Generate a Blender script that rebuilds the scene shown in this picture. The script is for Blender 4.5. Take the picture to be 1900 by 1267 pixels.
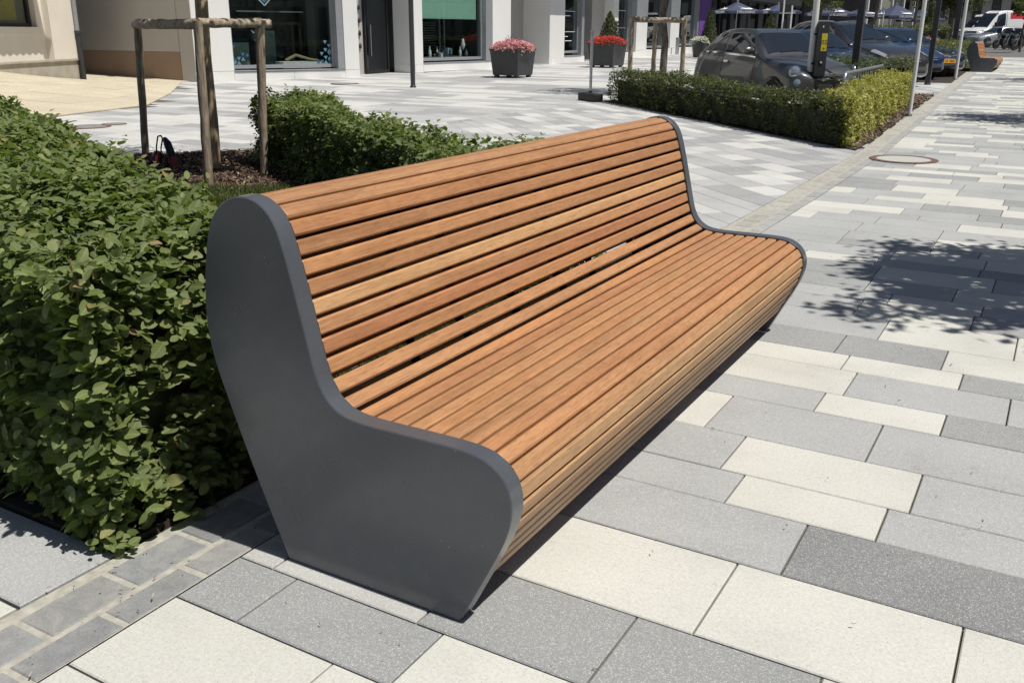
import bpy, bmesh, math, random
import numpy as np
from mathutils import Vector, Matrix
R=math.radians; PI=math.pi
for o in list(bpy.data.objects): bpy.data.objects.remove(o)
sc=bpy.context.scene
COL=sc.collection
# ---------------------------------------------------------------- camera
CR=np.array([[0.86420249,-0.16332916,0.47589667],[0.50312206,0.27165711,-0.8204088],[0.00471597,0.94843345,0.31694125]])
CF=1717.652; CH=1.5
cam=bpy.data.cameras.new('camera'); camo=bpy.data.objects.new('camera',cam); COL.objects.link(camo)
cam.sensor_width=36; cam.lens=CF/1900*36; cam.clip_end=1500; cam.clip_start=0.05
m=Matrix([list(r) for r in CR]).to_4x4(); m.translation=(0,0,CH); camo.matrix_world=m
sc.camera=camo
# ---------------------------------------------------------------- world, sun, exposure
SUN_EL=R(66); SUN_AZ=R(2.0)
w=bpy.data.worlds.new('World'); sc.world=w; w.use_nodes=True
nt=w.node_tree; nt.nodes.clear()
sk=nt.nodes.new('ShaderNodeTexSky'); sk.sky_type='NISHITA'; sk.sun_disc=False
sk.sun_elevation=SUN_EL; sk.sun_rotation=R(90)-SUN_AZ; sk.air_density=1.0; sk.dust_density=1.2; sk.ozone_density=1.0
bg=nt.nodes.new('ShaderNodeBackground'); bg.inputs[1].default_value=0.050
wo=nt.nodes.new('ShaderNodeOutputWorld'); nt.links.new(sk.outputs[0],bg.inputs[0]); nt.links.new(bg.outputs[0],wo.inputs[0])
sl=bpy.data.lights.new('sun','SUN'); sl.energy=4.95; sl.angle=R(0.53); sl.color=(1.0,0.955,0.88)
so=bpy.data.objects.new('sun',sl); COL.objects.link(so)
S=Vector((math.cos(SUN_EL)*math.cos(SUN_AZ),math.cos(SUN_EL)*math.sin(SUN_AZ),math.sin(SUN_EL)))
so.rotation_euler=S.to_track_quat('Z','Y').to_euler(); so.location=(20,0,40)
sc.view_settings.view_transform='Standard'; sc.view_settings.look='None'; sc.view_settings.exposure=0.0; sc.view_settings.gamma=1
sc.view_settings.use_curve_mapping=False
sc.render.engine='CYCLES'
# ---------------------------------------------------------------- helpers
rnd=random.Random(7); rng=np.random.default_rng(11)
def gz(y): return 0.0 if y<9 else 0.008*(y-9)
def gzv(y): return np.where(y<9,0.0,0.008*(y-9))
def ray(px,py):
    d=CR@np.array([px-950,-(py-633.5),-CF]); return d/np.linalg.norm(d)
def gp(px,py):                      # ground point seen at a place of the photograph
    d=ray(px,py); y=5.0
    for _ in range(60):
        t=(gz(y)-CH)/d[2]; y=.5*y+.5*(t*d[1])
    return float(t*d[0]),float(t*d[1])
def pd(px,py,D):                    # point at depth D along the view
    d=CR@np.array([px-950,-(py-633.5),-CF])/CF*D
    return float(d[0]),float(d[1]),float(CH+d[2])
def setp(o,label=None,cat=None,group=None,kind=None):
    if label: o['label']=label
    if cat: o['category']=cat
    if group: o['group']=group
    if kind: o['kind']=kind
    return o
def thing(name,label,cat,loc=(0,0,0),rz=0,group=None,kind=None):
    o=bpy.data.objects.new(name,None); COL.objects.link(o); o.empty_display_size=.1
    o.location=loc; o.rotation_euler=(0,0,rz)
    return setp(o,label,cat,group,kind)
def link(name,me,mat=None,parent=None,smooth=False):
    o=bpy.data.objects.new(name,me); COL.objects.link(o)
    if mat is not None and len(me.materials)==0: me.materials.append(mat)
    if parent is not None: o.parent=parent
    if smooth: me.shade_smooth()
    return o
def npmesh(name,V,polys,smooth=False):
    """V (n,3); polys: list of int arrays (m,k)"""
    me=bpy.data.meshes.new(name); V=np.asarray(V,dtype=np.float32)
    me.vertices.add(len(V)); me.vertices.foreach_set('co',V.ravel())
    loops=np.concatenate([p.ravel() for p in polys]).astype(np.int32)
    tot=np.concatenate([np.full(len(p),p.shape[1],dtype=np.int32) for p in polys])
    st=np.concatenate([[0],np.cumsum(tot)[:-1]]).astype(np.int32)
    me.loops.add(len(loops)); me.loops.foreach_set('vertex_index',loops)
    me.polygons.add(len(tot)); me.polygons.foreach_set('loop_start',st)
    if smooth: me.polygons.foreach_set('use_smooth',np.ones(len(tot),dtype=bool))
    me.update(calc_edges=True); me.validate()
    return me
class MB:
    def __init__(s): s.v=[]; s.f=[]
    def add(s,vs,fs):
        b=len(s.v); s.v+= [tuple(v) for v in vs]; s.f+=[tuple(b+i for i in f) for f in fs]
    def box(s,c,d,rot=None):
        x,y,z=d[0]/2,d[1]/2,d[2]/2
        vs=[Vector((i*x,j*y,k*z)) for k in(-1,1) for j in(-1,1) for i in(-1,1)]
        if rot is not None: vs=[rot@v for v in vs]
        vs=[v+Vector(c) for v in vs]
        s.add(vs,[(0,2,3,1),(4,5,7,6),(0,1,5,4),(2,6,7,3),(0,4,6,2),(1,3,7,5)])
    def box2(s,a,b): s.box([(a[i]+b[i])/2 for i in range(3)],[abs(b[i]-a[i]) for i in range(3)])
    def tube(s,pts,r,n=10,cap=True):
        pts=[Vector(p) for p in pts]; rs=r if isinstance(r,(list,tuple)) else [r]*len(pts)
        rings=[]; up=None
        for i,p in enumerate(pts):
            t=(pts[min(i+1,len(pts)-1)]-pts[max(i-1,0)]).normalized()
            if up is None: up=t.orthogonal().normalized()
            a=(up-t*up.dot(t)); a=a.normalized() if a.length>1e-6 else t.orthogonal().normalized(); up=a
            b=t.cross(a)
            rings.append([p+(a*math.cos(2*PI*k/n)+b*math.sin(2*PI*k/n))*rs[i] for k in range(n)])
        vs=[v for ri in rings for v in ri]; fs=[]
        for i in range(len(rings)-1):
            for k in range(n): fs.append((i*n+k,i*n+(k+1)%n,(i+1)*n+(k+1)%n,(i+1)*n+k))
        if cap: fs.append(tuple(range(n-1,-1,-1))); fs.append(tuple((len(rings)-1)*n+k for k in range(n)))
        s.add(vs,fs)
    def lathe(s,prof,n=20,c=(0,0,0),axis='z'):
        vs=[];fs=[]
        for r,h in prof:
            for k in range(n):
                a=2*PI*k/n; p=(r*math.cos(a),r*math.sin(a),h)
                if axis=='y': p=(p[0],p[2],p[1])
                if axis=='x': p=(p[2],p[0],p[1])
                vs.append((p[0]+c[0],p[1]+c[1],p[2]+c[2]))
        for i in range(len(prof)-1):
            for k in range(n): fs.append((i*n+k,i*n+(k+1)%n,(i+1)*n+(k+1)%n,(i+1)*n+k))
        fs.append(tuple(range(n-1,-1,-1))); fs.append(tuple((len(prof)-1)*n+k for k in range(n)))
        s.add(vs,fs)
    def prism(s,poly,lo,hi):
        n=len(poly); vs=[(p[0],p[1],lo) for p in poly]+[(p[0],p[1],hi) for p in poly]
        s.add(vs,[tuple(range(n-1,-1,-1)),tuple(range(n,2*n))]+[(i,(i+1)%n,n+(i+1)%n,n+i) for i in range(n)])
    def quad(s,a,b,c,d): s.add([a,b,c,d],[(0,1,2,3)])
    def build(s,name,mat,parent=None,smooth=False,bevel=0,tf=None,seg=2,auto=None):
        me=bpy.data.meshes.new(name)
        vs=s.v if tf is None else [tf(*v) for v in s.v]
        me.from_pydata([tuple(v) for v in vs],[],s.f)
        bm=bmesh.new(); bm.from_mesh(me)
        bmesh.ops.recalc_face_normals(bm,faces=bm.faces)
        if bevel:
            es=[e for e in bm.edges if len(e.link_faces)==2 and e.calc_face_angle(0)>R(35)]
            bmesh.ops.bevel(bm,geom=es,offset=bevel,segments=seg,affect='EDGES',profile=.6,clamp_overlap=True)
        if smooth:
            for f in bm.faces: f.smooth=True
            for e in bm.edges:
                if len(e.link_faces)==2 and e.calc_face_angle(0)>R(auto or 40): e.smooth=False
        bm.to_mesh(me); bm.free()
        return link(name,me,mat,parent)
# ---------------------------------------------------------------- materials
def mat(name):
    m=bpy.data.materials.new(name); m.use_nodes=True; nt=m.node_tree; nt.nodes.clear()
    out=nt.nodes.new('ShaderNodeOutputMaterial'); b=nt.nodes.new('ShaderNodeBsdfPrincipled')
    nt.links.new(b.outputs[0],out.inputs[0]); return m,nt,b,out
def N(nt,t,**k):
    n=nt.nodes.new('ShaderNode'+t)
    for a,v in k.items():
        if a.startswith('i_'):
            key=a[2:]; n.inputs[int(key) if key.isdigit() else key.replace('_',' ')].default_value=v
        else: setattr(n,a,v)
    return n
def ramp(nt,fac,stops,interp='LINEAR'):
    r=nt.nodes.new('ShaderNodeValToRGB'); cr=r.color_ramp; cr.interpolation=interp
    while len(cr.elements)<len(stops): cr.elements.new(.5)
    for e,(p,c) in zip(cr.elements,stops):
        e.position=p; e.color=(c[0],c[1],c[2],1) if not isinstance(c,(int,float)) else (c,c,c,1)
    nt.links.new(fac,r.inputs[0]); return r
def mix(nt,fac,a,b,mode='MIX'):
    n=nt.nodes.new('ShaderNodeMix'); n.data_type='RGBA'; n.blend_type=mode
    for s,v in ((0,fac),(6,a),(7,b)):
        if hasattr(v,'links') or hasattr(v,'is_output'): nt.links.new(v,n.inputs[s])
        else: n.inputs[s].default_value=v if isinstance(v,(int,float)) else (*v[:3],1)
    return n.outputs[2]
def math_(nt,op,a,b=None):
    n=nt.nodes.new('ShaderNodeMath'); n.operation=op
    for i,v in enumerate((a,b)):
        if v is None: continue
        if hasattr(v,'is_output'): nt.links.new(v,n.inputs[i])
        else: n.inputs[i].default_value=v
    return n.outputs[0]
def bump(nt,b,h,strength=.3,dist=.01):
    n=nt.nodes.new('ShaderNodeBump'); n.inputs['Strength'].default_value=strength; n.inputs['Distance'].default_value=dist
    nt.links.new(h,n.inputs['Height']); nt.links.new(n.outputs[0],b.inputs['Normal'])
def coords(nt,kind='Object',scale=(1,1,1)):
    tc=nt.nodes.new('ShaderNodeTexCoord'); mp=nt.nodes.new('ShaderNodeMapping'); mp.inputs['Scale'].default_value=scale
    nt.links.new(tc.outputs[kind],mp.inputs[0]); return mp.outputs[0]
def worldpos(nt,scale=(1,1,1)):
    g=nt.nodes.new('ShaderNodeNewGeometry'); mp=nt.nodes.new('ShaderNodeMapping'); mp.inputs['Scale'].default_value=scale
    nt.links.new(g.outputs['Position'],mp.inputs[0]); return mp.outputs[0]
def noise(nt,vec,scale,detail=4,rough=.55):
    n=nt.nodes.new('ShaderNodeTexNoise'); n.inputs['Scale'].default_value=scale; n.inputs['Detail'].default_value=detail; n.inputs['Roughness'].default_value=rough
    nt.links.new(vec,n.inputs['Vector']); return n.outputs['Fac']
def simple(name,col,rough=.5,metal=0,var=.12,scale=6,bumpv=0,spec=.5,coat=0,bs=40):
    m,nt,b,out=mat(name); v=worldpos(nt); n=noise(nt,v,scale,5)
    lo=[c*(1-var) for c in col]; hi=[min(1,c*(1+var)) for c in col]
    r=ramp(nt,n,[(.3,lo),(.7,hi)]); nt.links.new(r.outputs[0],b.inputs['Base Color'])
    b.inputs['Roughness'].default_value=rough; b.inputs['Metallic'].default_value=metal; b.inputs['Specular IOR Level'].default_value=spec
    if coat: b.inputs['Coat Weight'].default_value=coat; b.inputs['Coat Roughness'].default_value=.03
    if bumpv: bump(nt,b,noise(nt,v,bs,4),bumpv,.004)
    return m
def m_paver():
    m,nt,b,out=mat('paver_stone'); at=N(nt,'Attribute',attribute_name='col')
    v=worldpos(nt)
    # fine mottling + broad staining
    base=mix(nt,1.0,at.outputs['Color'],ramp(nt,noise(nt,v,90,3,.7),[(.25,.86),(.75,1.12)]).outputs[0],'MULTIPLY')
    base=mix(nt,1.0,base,ramp(nt,noise(nt,v,1.7,5,.6),[(.28,.86),(.5,.99),(.72,1.05)]).outputs[0],'MULTIPLY')
    def specks(scale,thr,rad):
        vo=N(nt,'TexVoronoi',feature='F1'); vo.inputs['Scale'].default_value=scale; nt.links.new(v,vo.inputs['Vector'])
        sep=N(nt,'SeparateColor'); nt.links.new(vo.outputs['Color'],sep.inputs[0])
        a=math_(nt,'GREATER_THAN',sep.outputs[0],thr); d=math_(nt,'LESS_THAN',vo.outputs['Distance'],rad)
        return math_(nt,'MULTIPLY',a,d)
    white=math_(nt,'MAXIMUM',specks(300,.58,.40),specks(170,.84,.36))
    dark=specks(230,.80,.38)
    iscream=math_(nt,'GREATER_THAN',at.outputs['Fac'],.46)
    g=math_(nt,'MULTIPLY',math_(nt,'SUBTRACT',1.0,iscream),white)
    c1=mix(nt,math_(nt,'MULTIPLY',g,.40),base,(.74,.74,.72))
    c2=mix(nt,math_(nt,'MULTIPLY',math_(nt,'MULTIPLY',iscream,dark),.5),c1,(.27,.25,.2))
    # scattered blots
    bl=ramp(nt,noise(nt,v,9,2,.5),[(.70,0),(.76,1)]).outputs[0]
    c3=mix(nt,math_(nt,'MULTIPLY',bl,.16),c2,(.16,.15,.13))
    nt.links.new(c3,b.inputs['Base Color']); b.inputs['Roughness'].default_value=.78; b.inputs['Specular IOR Level'].default_value=.35
    bump(nt,b,noise(nt,v,330,3,.7),.35,.0015)
    return m
def m_attr(name,rough=.8,var=.15,scale=25,bumpv=.3,bs=80):
    m,nt,b,out=mat(name); at=N(nt,'Attribute',attribute_name='col'); v=worldpos(nt)
    c=mix(nt,1.0,at.outputs['Color'],ramp(nt,noise(nt,v,scale,6,.6),[(.28,1-var),(.72,1+var)]).outputs[0],'MULTIPLY')
    nt.links.new(c,b.inputs['Base Color']); b.inputs['Roughness'].default_value=rough
    bump(nt,b,noise(nt,v,bs,5),bumpv,.003); return m
def m_sett():
    m,nt,b,out=mat('worn_setts'); at=N(nt,'Attribute',attribute_name='col'); v=worldpos(nt)
    c=mix(nt,1.0,at.outputs['Color'],ramp(nt,noise(nt,v,16,8,.7),[(.25,.74),(.5,1),(.75,1.25)]).outputs[0],'MULTIPLY')
    c=mix(nt,1.0,c,ramp(nt,noise(nt,v,150,4,.7),[(.3,.82),(.7,1.15)]).outputs[0],'MULTIPLY')
    dust=ramp(nt,noise(nt,v,6.5,6,.7),[(.50,0),(.68,1)]).outputs[0]; c=mix(nt,math_(nt,'MULTIPLY',dust,.42),c,(.42,.41,.37))
    nt.links.new(c,b.inputs['Base Color']); b.inputs['Roughness'].default_value=.7
    bump(nt,b,math_(nt,'ADD',noise(nt,v,60,6,.7),math_(nt,'MULTIPLY',noise(nt,v,12,3),1.5)),.6,.004); return m
def m_wood():
    m,nt,b,out=mat('bench_hardwood'); oi=N(nt,'ObjectInfo'); tc=N(nt,'TexCoord')
    off=N(nt,'CombineXYZ'); nt.links.new(math_(nt,'MULTIPLY',oi.outputs['Random'],37.0),off.inputs[1]); nt.links.new(math_(nt,'MULTIPLY',oi.outputs['Random'],11.0),off.inputs[0])
    add=N(nt,'VectorMath',operation='ADD'); nt.links.new(tc.outputs['Object'],add.inputs[0]); nt.links.new(off.outputs[0],add.inputs[1])
    def mp(s):
        q=N(nt,'Mapping'); q.inputs['Scale'].default_value=s; nt.links.new(add.outputs[0],q.inputs[0]); return q.outputs[0]
    broad=noise(nt,mp((9,.9,9)),1.6,4,.55); fine=noise(nt,mp((70,2.6,70)),2.2,5,.6); pore=noise(nt,mp((260,9,260)),2.4,3,.5)
    figure=noise(nt,mp((14,9,14)),1.8,3,.5)
    c=mix(nt,1.0,oi.outputs['Color'],ramp(nt,broad,[(.25,(.80,.76,.72)),(.5,(1,1,1)),(.78,(1.16,1.12,1.06))]).outputs[0],'MULTIPLY')
    c=mix(nt,1.0,c,ramp(nt,fine,[(.25,(.78,.74,.70)),(.55,(1.02,1.02,1.0)),(.8,(1.12,1.1,1.08))]).outputs[0],'MULTIPLY')
    c=mix(nt,.75,c,ramp(nt,pore,[(.36,(.60,.55,.5)),(.46,(1,1,1))]).outputs[0],'MULTIPLY')
    c=mix(nt,.6,c,ramp(nt,figure,[(.3,(.88,.86,.84)),(.7,(1.08,1.07,1.05))]).outputs[0],'MULTIPLY')
    nt.links.new(c,b.inputs['Base Color'])
    rr=ramp(nt,fine,[(.3,.55),(.7,.42)]); nt.links.new(rr.outputs[0],b.inputs['Roughness']); b.inputs['Specular IOR Level'].default_value=.35
    h=math_(nt,'ADD',pore,math_(nt,'MULTIPLY',fine,.6)); bump(nt,b,h,.25,.0012); return m
def m_leaf(name,stops,trans=.35,gloss=.45,vein=True):
    m,nt,b,out=mat(name); at=N(nt,'Attribute',attribute_name='tone')
    r=ramp(nt,at.outputs['Fac'],stops); col=r.outputs[0]
    if vein:
        uv=N(nt,'UVMap'); sp=N(nt,'SeparateXYZ'); nt.links.new(uv.outputs[0],sp.inputs[0])
        au=math_(nt,'ABSOLUTE',math_(nt,'SUBTRACT',sp.outputs[0],.5))
        ph=math_(nt,'SUBTRACT',sp.outputs[1],math_(nt,'MULTIPLY',au,.75))
        wv=math_(nt,'SINE',math_(nt,'MULTIPLY',ph,62.0))
        mid=math_(nt,'LESS_THAN',au,.035)
        f=math_(nt,'MAXIMUM',ramp(nt,wv,[(.55,0),(.98,1)]).outputs[0],mid)
        col=mix(nt,math_(nt,'MULTIPLY',f,.55),col,(.30,.36,.17))
        hgt=math_(nt,'MULTIPLY',wv,.5)
        bump(nt,b,hgt,.55,.0012)
    nt.links.new(col,b.inputs['Base Color']); b.inputs['Roughness'].default_value=gloss; b.inputs['Specular IOR Level'].default_value=.35
    tr=N(nt,'BsdfTranslucent'); tc=mix(nt,1.0,col,(1.1,1.35,.5),'MULTIPLY'); nt.links.new(tc,tr.inputs[0])
    ms=N(nt,'MixShader'); ms.inputs[0].default_value=trans; nt.links.new(b.outputs[0],ms.inputs[1]); nt.links.new(tr.outputs[0],ms.inputs[2])
    nt.links.new(ms.outputs[0],out.inputs[0]); return m
def m_bark(name,c1,c2,c3,sc_=(14,14,1.6)):
    m,nt,b,out=mat(name); v=coords(nt,'Object',sc_); n=noise(nt,v,3.0,6,.65); v2=worldpos(nt,(1,1,1)); n2=noise(nt,v2,9,4,.6)
    r=ramp(nt,n,[(.30,c1),(.48,c2),(.68,c3)]); c=mix(nt,1,r.outputs[0],ramp(nt,n2,[(.3,.72),(.7,1.15)]).outputs[0],'MULTIPLY')
    nt.links.new(c,b.inputs['Base Color']); b.inputs['Roughness'].default_value=.85; bump(nt,b,n,.7,.008); return m
def m_glass(name,tint,refl=.0,rough=0.0):
    m,nt,b,out=mat(name)
    lw=N(nt,'LayerWeight'); lw.inputs['Blend'].default_value=.5
    fr=math_(nt,'ADD',math_(nt,'MULTIPLY',math_(nt,'POWER',lw.outputs['Facing'],5.0),.9),.05)
    tr=N(nt,'BsdfTransparent'); tr.inputs[0].default_value=(*tint,1); gl=N(nt,'BsdfGlossy'); gl.inputs['Roughness'].default_value=rough; gl.inputs[0].default_value=(.95,.97,1,1)
    f=math_(nt,'ADD',fr,refl); ms=N(nt,'MixShader'); nt.links.new(f,ms.inputs[0]); nt.links.new(tr.outputs[0],ms.inputs[1]); nt.links.new(gl.outputs[0],ms.inputs[2])
    nt.links.new(ms.outputs[0],out.inputs[0]); return m
M={}
M['paver']=m_paver(); M['brick']=m_sett(); M['wood']=m_wood()
M['joint']=simple('joint_sand',(.115,.11,.085),.95,var=.35,scale=40,bumpv=.5)
M['mortar']=simple('pale_mortar',(.38,.365,.315),.9,var=.22,scale=30,bumpv=.4)
M['ground']=simple('dusty_ground',(.22,.21,.19),.95,var=.2,scale=2,bumpv=.3)
M['asphalt']=simple('asphalt',(.13,.13,.13),.9,var=.18,scale=30,bumpv=.4)
M['soil']=simple('dark_soil',(.035,.026,.018),.95,var=.45,scale=30,bumpv=.9)
M['beige']=m_attr('beige_washed_slab',.9,.14,18,.5,140)
def m_anthracite():
    m,nt,b,out=mat('anthracite_powder_coat'); v=worldpos(nt); n=noise(nt,v,3.5,4,.6)
    r=ramp(nt,n,[(.3,(.094,.103,.117)),(.7,(.107,.117,.133))])
    vo=N(nt,'TexVoronoi',feature='F1'); vo.inputs['Scale'].default_value=38; nt.links.new(v,vo.inputs['Vector']); sp=N(nt,'SeparateColor'); nt.links.new(vo.outputs['Color'],sp.inputs[0])
    dot=math_(nt,'MULTIPLY',math_(nt,'GREATER_THAN',sp.outputs[0],.90),math_(nt,'LESS_THAN',vo.outputs['Distance'],.09))
    dust=ramp(nt,noise(nt,v,11,7,.75),[(.52,0),(.75,1)]).outputs[0]
    c=mix(nt,math_(nt,'MULTIPLY',dust,.10),r.outputs[0],(.34,.33,.30)); c=mix(nt,math_(nt,'MULTIPLY',dot,.55),c,(.42,.41,.38)); nt.links.new(c,b.inputs['Base Color'])
    rr=ramp(nt,noise(nt,v,9,5,.6),[(.3,.24),(.7,.32)]); nt.links.new(rr.outputs[0],b.inputs['Roughness']); b.inputs['Metallic'].default_value=.25
    b.inputs['Specular IOR Level'].default_value=.6; bump(nt,b,noise(nt,v,500,2),.06,.0006); return m
M['anth']=m_anthracite()
M['darkmetal']=simple('dark_grey_metal',(.05,.053,.058),.45,metal=.3)
M['black']=simple('black_rubber',(.014,.014,.015),.6)
M['galv']=simple('galvanised_steel',(.42,.44,.46),.38,metal=.75,scale=25,var=.2)
M['whitepole']=simple('white_painted_pole',(.72,.73,.72),.35,var=.05)
M['white']=simple('white_cladding',(.76,.755,.735),.55,var=.03,scale=1.2)
M['cream']=simple('cream_render',(.74,.69,.61),.8,var=.05,scale=1.5,bumpv=.15)
M['plinth']=simple('stained_plinth_render',(.40,.37,.31),.9,var=.2,scale=2.2,bumpv=.4)
M['greywall']=simple('warm_grey_cladding',(.42,.40,.375),.7,var=.04,scale=1)
M['brownwall']=simple('brown_base_render',(.27,.19,.135),.8,var=.06,scale=2)
M['alu']=simple('grey_aluminium_frame',(.36,.37,.39),.4,metal=.4,var=.05)
M['darkframe']=simple('dark_window_frame',(.03,.031,.034),.4)
M['glass']=m_glass('shop_glass',(.84,.89,.87),0,0)
M['darkglass']=m_glass('dark_tinted_glass',(.55,.6,.64),.01)
M['room']=simple('dim_shop_interior',(.06,.068,.062),.8,var=.3,scale=.8)
M['roomgreen']=simple('green_display_panel',(.16,.23,.19),.8)
M['blind']=simple('green_roller_blind',(.33,.53,.44),.8,var=.04)
M['purple']=simple('purple_cladding',(.16,.06,.30),.5,var=.06)
M['navy']=simple('navy_canvas',(.045,.056,.105),.85,var=.1)
M['print']=simple('white_print',(.78,.78,.80),.7,var=.02)
M['blueprint']=simple('blue_sticker',(.10,.24,.48),.5,var=.25,scale=9)
M['ltblue']=simple('pale_blue_sticker',(.35,.52,.72),.5,var=.15,scale=9)
M['yellow']=simple('yellow_sticker',(.75,.60,.04),.5,var=.05)
M['yellowposter']=simple('mustard_poster',(.45,.36,.06),.8,var=.1,scale=2)
M['stake']=m_bark('weathered_stake_wood',(.13,.10,.075),(.32,.255,.185),(.50,.42,.33))
M['beam']=m_bark('half_barked_beam',(.07,.055,.045),(.30,.24,.18),(.52,.44,.34),(7,7,7))
M['bark']=m_bark('tree_bark',(.045,.038,.03),(.12,.10,.08),(.22,.19,.15))
M['reed']=m_bark('reed_trunk_wrap',(.16,.11,.065),(.36,.27,.17),(.50,.40,.27),(30,30,1.0))
M['twig']=simple('hedge_twig',(.11,.07,.045),.8,var=.3)
M['leaf']=m_leaf('hornbeam_leaf',[(0,(.050,.068,.022)),(.3,(.110,.145,.042)),(.7,(.168,.206,.064)),(.93,(.27,.30,.11)),(1,(.32,.20,.09))],.32,.42)
M['leaf2']=m_leaf('small_hedge_leaf',[(0,(.038,.05,.017)),(.5,(.092,.115,.034)),(.9,(.17,.19,.06)),(1,(.26,.20,.07))],.30,.42,False)
M['leafdark']=m_leaf('dark_hedge_leaf',[(0,(.034,.044,.016)),(.5,(.080,.096,.034)),(.9,(.15,.165,.06)),(1,(.2,.16,.06))],.28,.45,False)
M['leafyellow']=m_leaf('yellow_hedge_leaf',[(0,(.16,.15,.035)),(.5,(.33,.31,.08)),(.9,(.46,.42,.14)),(1,(.45,.32,.15))],.3,.5,False)
M['grass']=m_leaf('grass_blade',[(0,(.035,.06,.012)),(.6,(.08,.125,.025)),(1,(.18,.19,.06))],.3,.5,False)
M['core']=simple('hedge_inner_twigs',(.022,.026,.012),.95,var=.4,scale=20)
M['chip']=m_attr('bark_chip',.9,.2,60,.4)
M['tyre']=simple('tyre',(.018,.018,.018),.75); M['rim']=simple('alloy_rim',(.45,.46,.47),.3,metal=.8)
M['chrome']=simple('chrome',(.75,.76,.78),.08,metal=1,var=.02)
M['carglass']=simple('car_glass',(.012,.017,.024),.03,spec=1.0,var=.1); M['lamp']=simple('headlight_lens',(.55,.57,.6),.08,metal=.6,var=.3,scale=60)
def paint(name,c): return simple(name,c,.32,metal=.55,var=.02,coat=1)
M['p_grey']=paint('grey_metallic_paint',(.105,.105,.108)); M['p_navy']=paint('navy_metallic_paint',(.018,.03,.07)); M['p_dark']=paint('dark_grey_paint',(.05,.05,.054))
M['p_blue']=paint('blue_metallic_paint',(.02,.05,.15)); M['p_white']=simple('white_van_paint',(.74,.75,.76),.35,var=.02,coat=.6); M['p_silver']=paint('silver_paint',(.42,.43,.45)); M['p_red']=paint('red_paint',(.35,.02,.02))
M['redstripe']=simple('red_van_stripe',(.58,.035,.05),.4,var=.04); M['plate']=simple('yellow_number_plate',(.85,.42,.03),.5,var=.02)
M['interior']=simple('car_interior',(.02,.02,.022),.8)
# ---------------------------------------------------------------- ground sheets
def kx(y): return 0.0 if y<13 else -.04*(y-13)
def strip_sheet(name,x0,x1,y0,y1,dz,m,step=2.0,follow=False,kind='structure'):
    ys=np.arange(y0,y1+.01,step); V=[]
    for y in ys:
        k=kx(y) if follow else 0
        V+=[(x0+k,y,gz(y)+dz),(x1+k,y,gz(y)+dz)]
    F=[(2*i,2*i+1,2*i+3,2*i+2) for i in range(len(ys)-1)]
    me=bpy.data.meshes.new(name); me.from_pydata(V,[],F); o=link(name,me,m); setp(o,None,None,None,kind); return o
g=MB()
V=[];xs=[-400,-60,-20,20,60,400]; ys=[-300,-30,0,9,30,60,100,160,1200]
V=[(x,y,gz(min(y,160))-.09) for y in ys for x in xs]; nx=len(xs)
g.add(V,[(j*nx+i,j*nx+i+1,(j+1)*nx+i+1,(j+1)*nx+i) for j in range(len(ys)-1) for i in range(nx-1)])
o=g.build('ground',M['ground']); setp(o,'dusty grey ground under and beyond the paved square',None,None,'structure')
# road across the far end
o=strip_sheet('asphalt_road',-45,60,56,101,-.03,M['asphalt'],3); o['label']='grey asphalt street where the vans and motorcycles stand'
# ---------------------------------------------------------------- pavers
CREAM=(.545,.543,.503); LG=(.355,.362,.362); MG=(.275,.282,.283); DG=(.205,.21,.214); PALE=(.43,.43,.415)
def jit(c,a=.05):
    k=1+rnd.uniform(-a,a); return (c[0]*k,c[1]*k,c[2]*k)
def in_view(x,y,z=0):
    q=CR.T@np.array([x,y,z-CH])
    if -q[2]<.3: return False,99
    px=950+CF*q[0]/-q[2]; py=633.5-CF*q[1]/-q[2]
    return (-60<px<1960 and 0<py<1330),-q[2]
def paver_geo(poly,lift=0,th=.03,ch=.0035):
    P=np.array(poly); c=P.mean(0); n=len(P)
    k=[]
    for i in range(n):
        a=P[(i-1)%n]-P[i]; b=P[(i+1)%n]-P[i]; a=a/max(1e-6,np.linalg.norm(a)); b=b/max(1e-6,np.linalg.norm(b))
        s=abs(a[0]*b[1]-a[1]*b[0]); k.append((a+b)*ch/max(s,.35))
    I=P+np.array(k)
    zz=gzv(P[:,1]); zi=gzv(I[:,1])
    V=np.vstack([np.c_[I,zi+lift],np.c_[P,zz+lift-ch],np.c_[P,zz+lift-th]])
    F=[tuple(range(n))]+[(i+n,(i+1)%n+n,(i+1)%n,i) for i in range(n)]+[(i+2*n,(i+1)%n+2*n,(i+1)%n+n,i+n) for i in range(n)]
    return V,F
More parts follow.
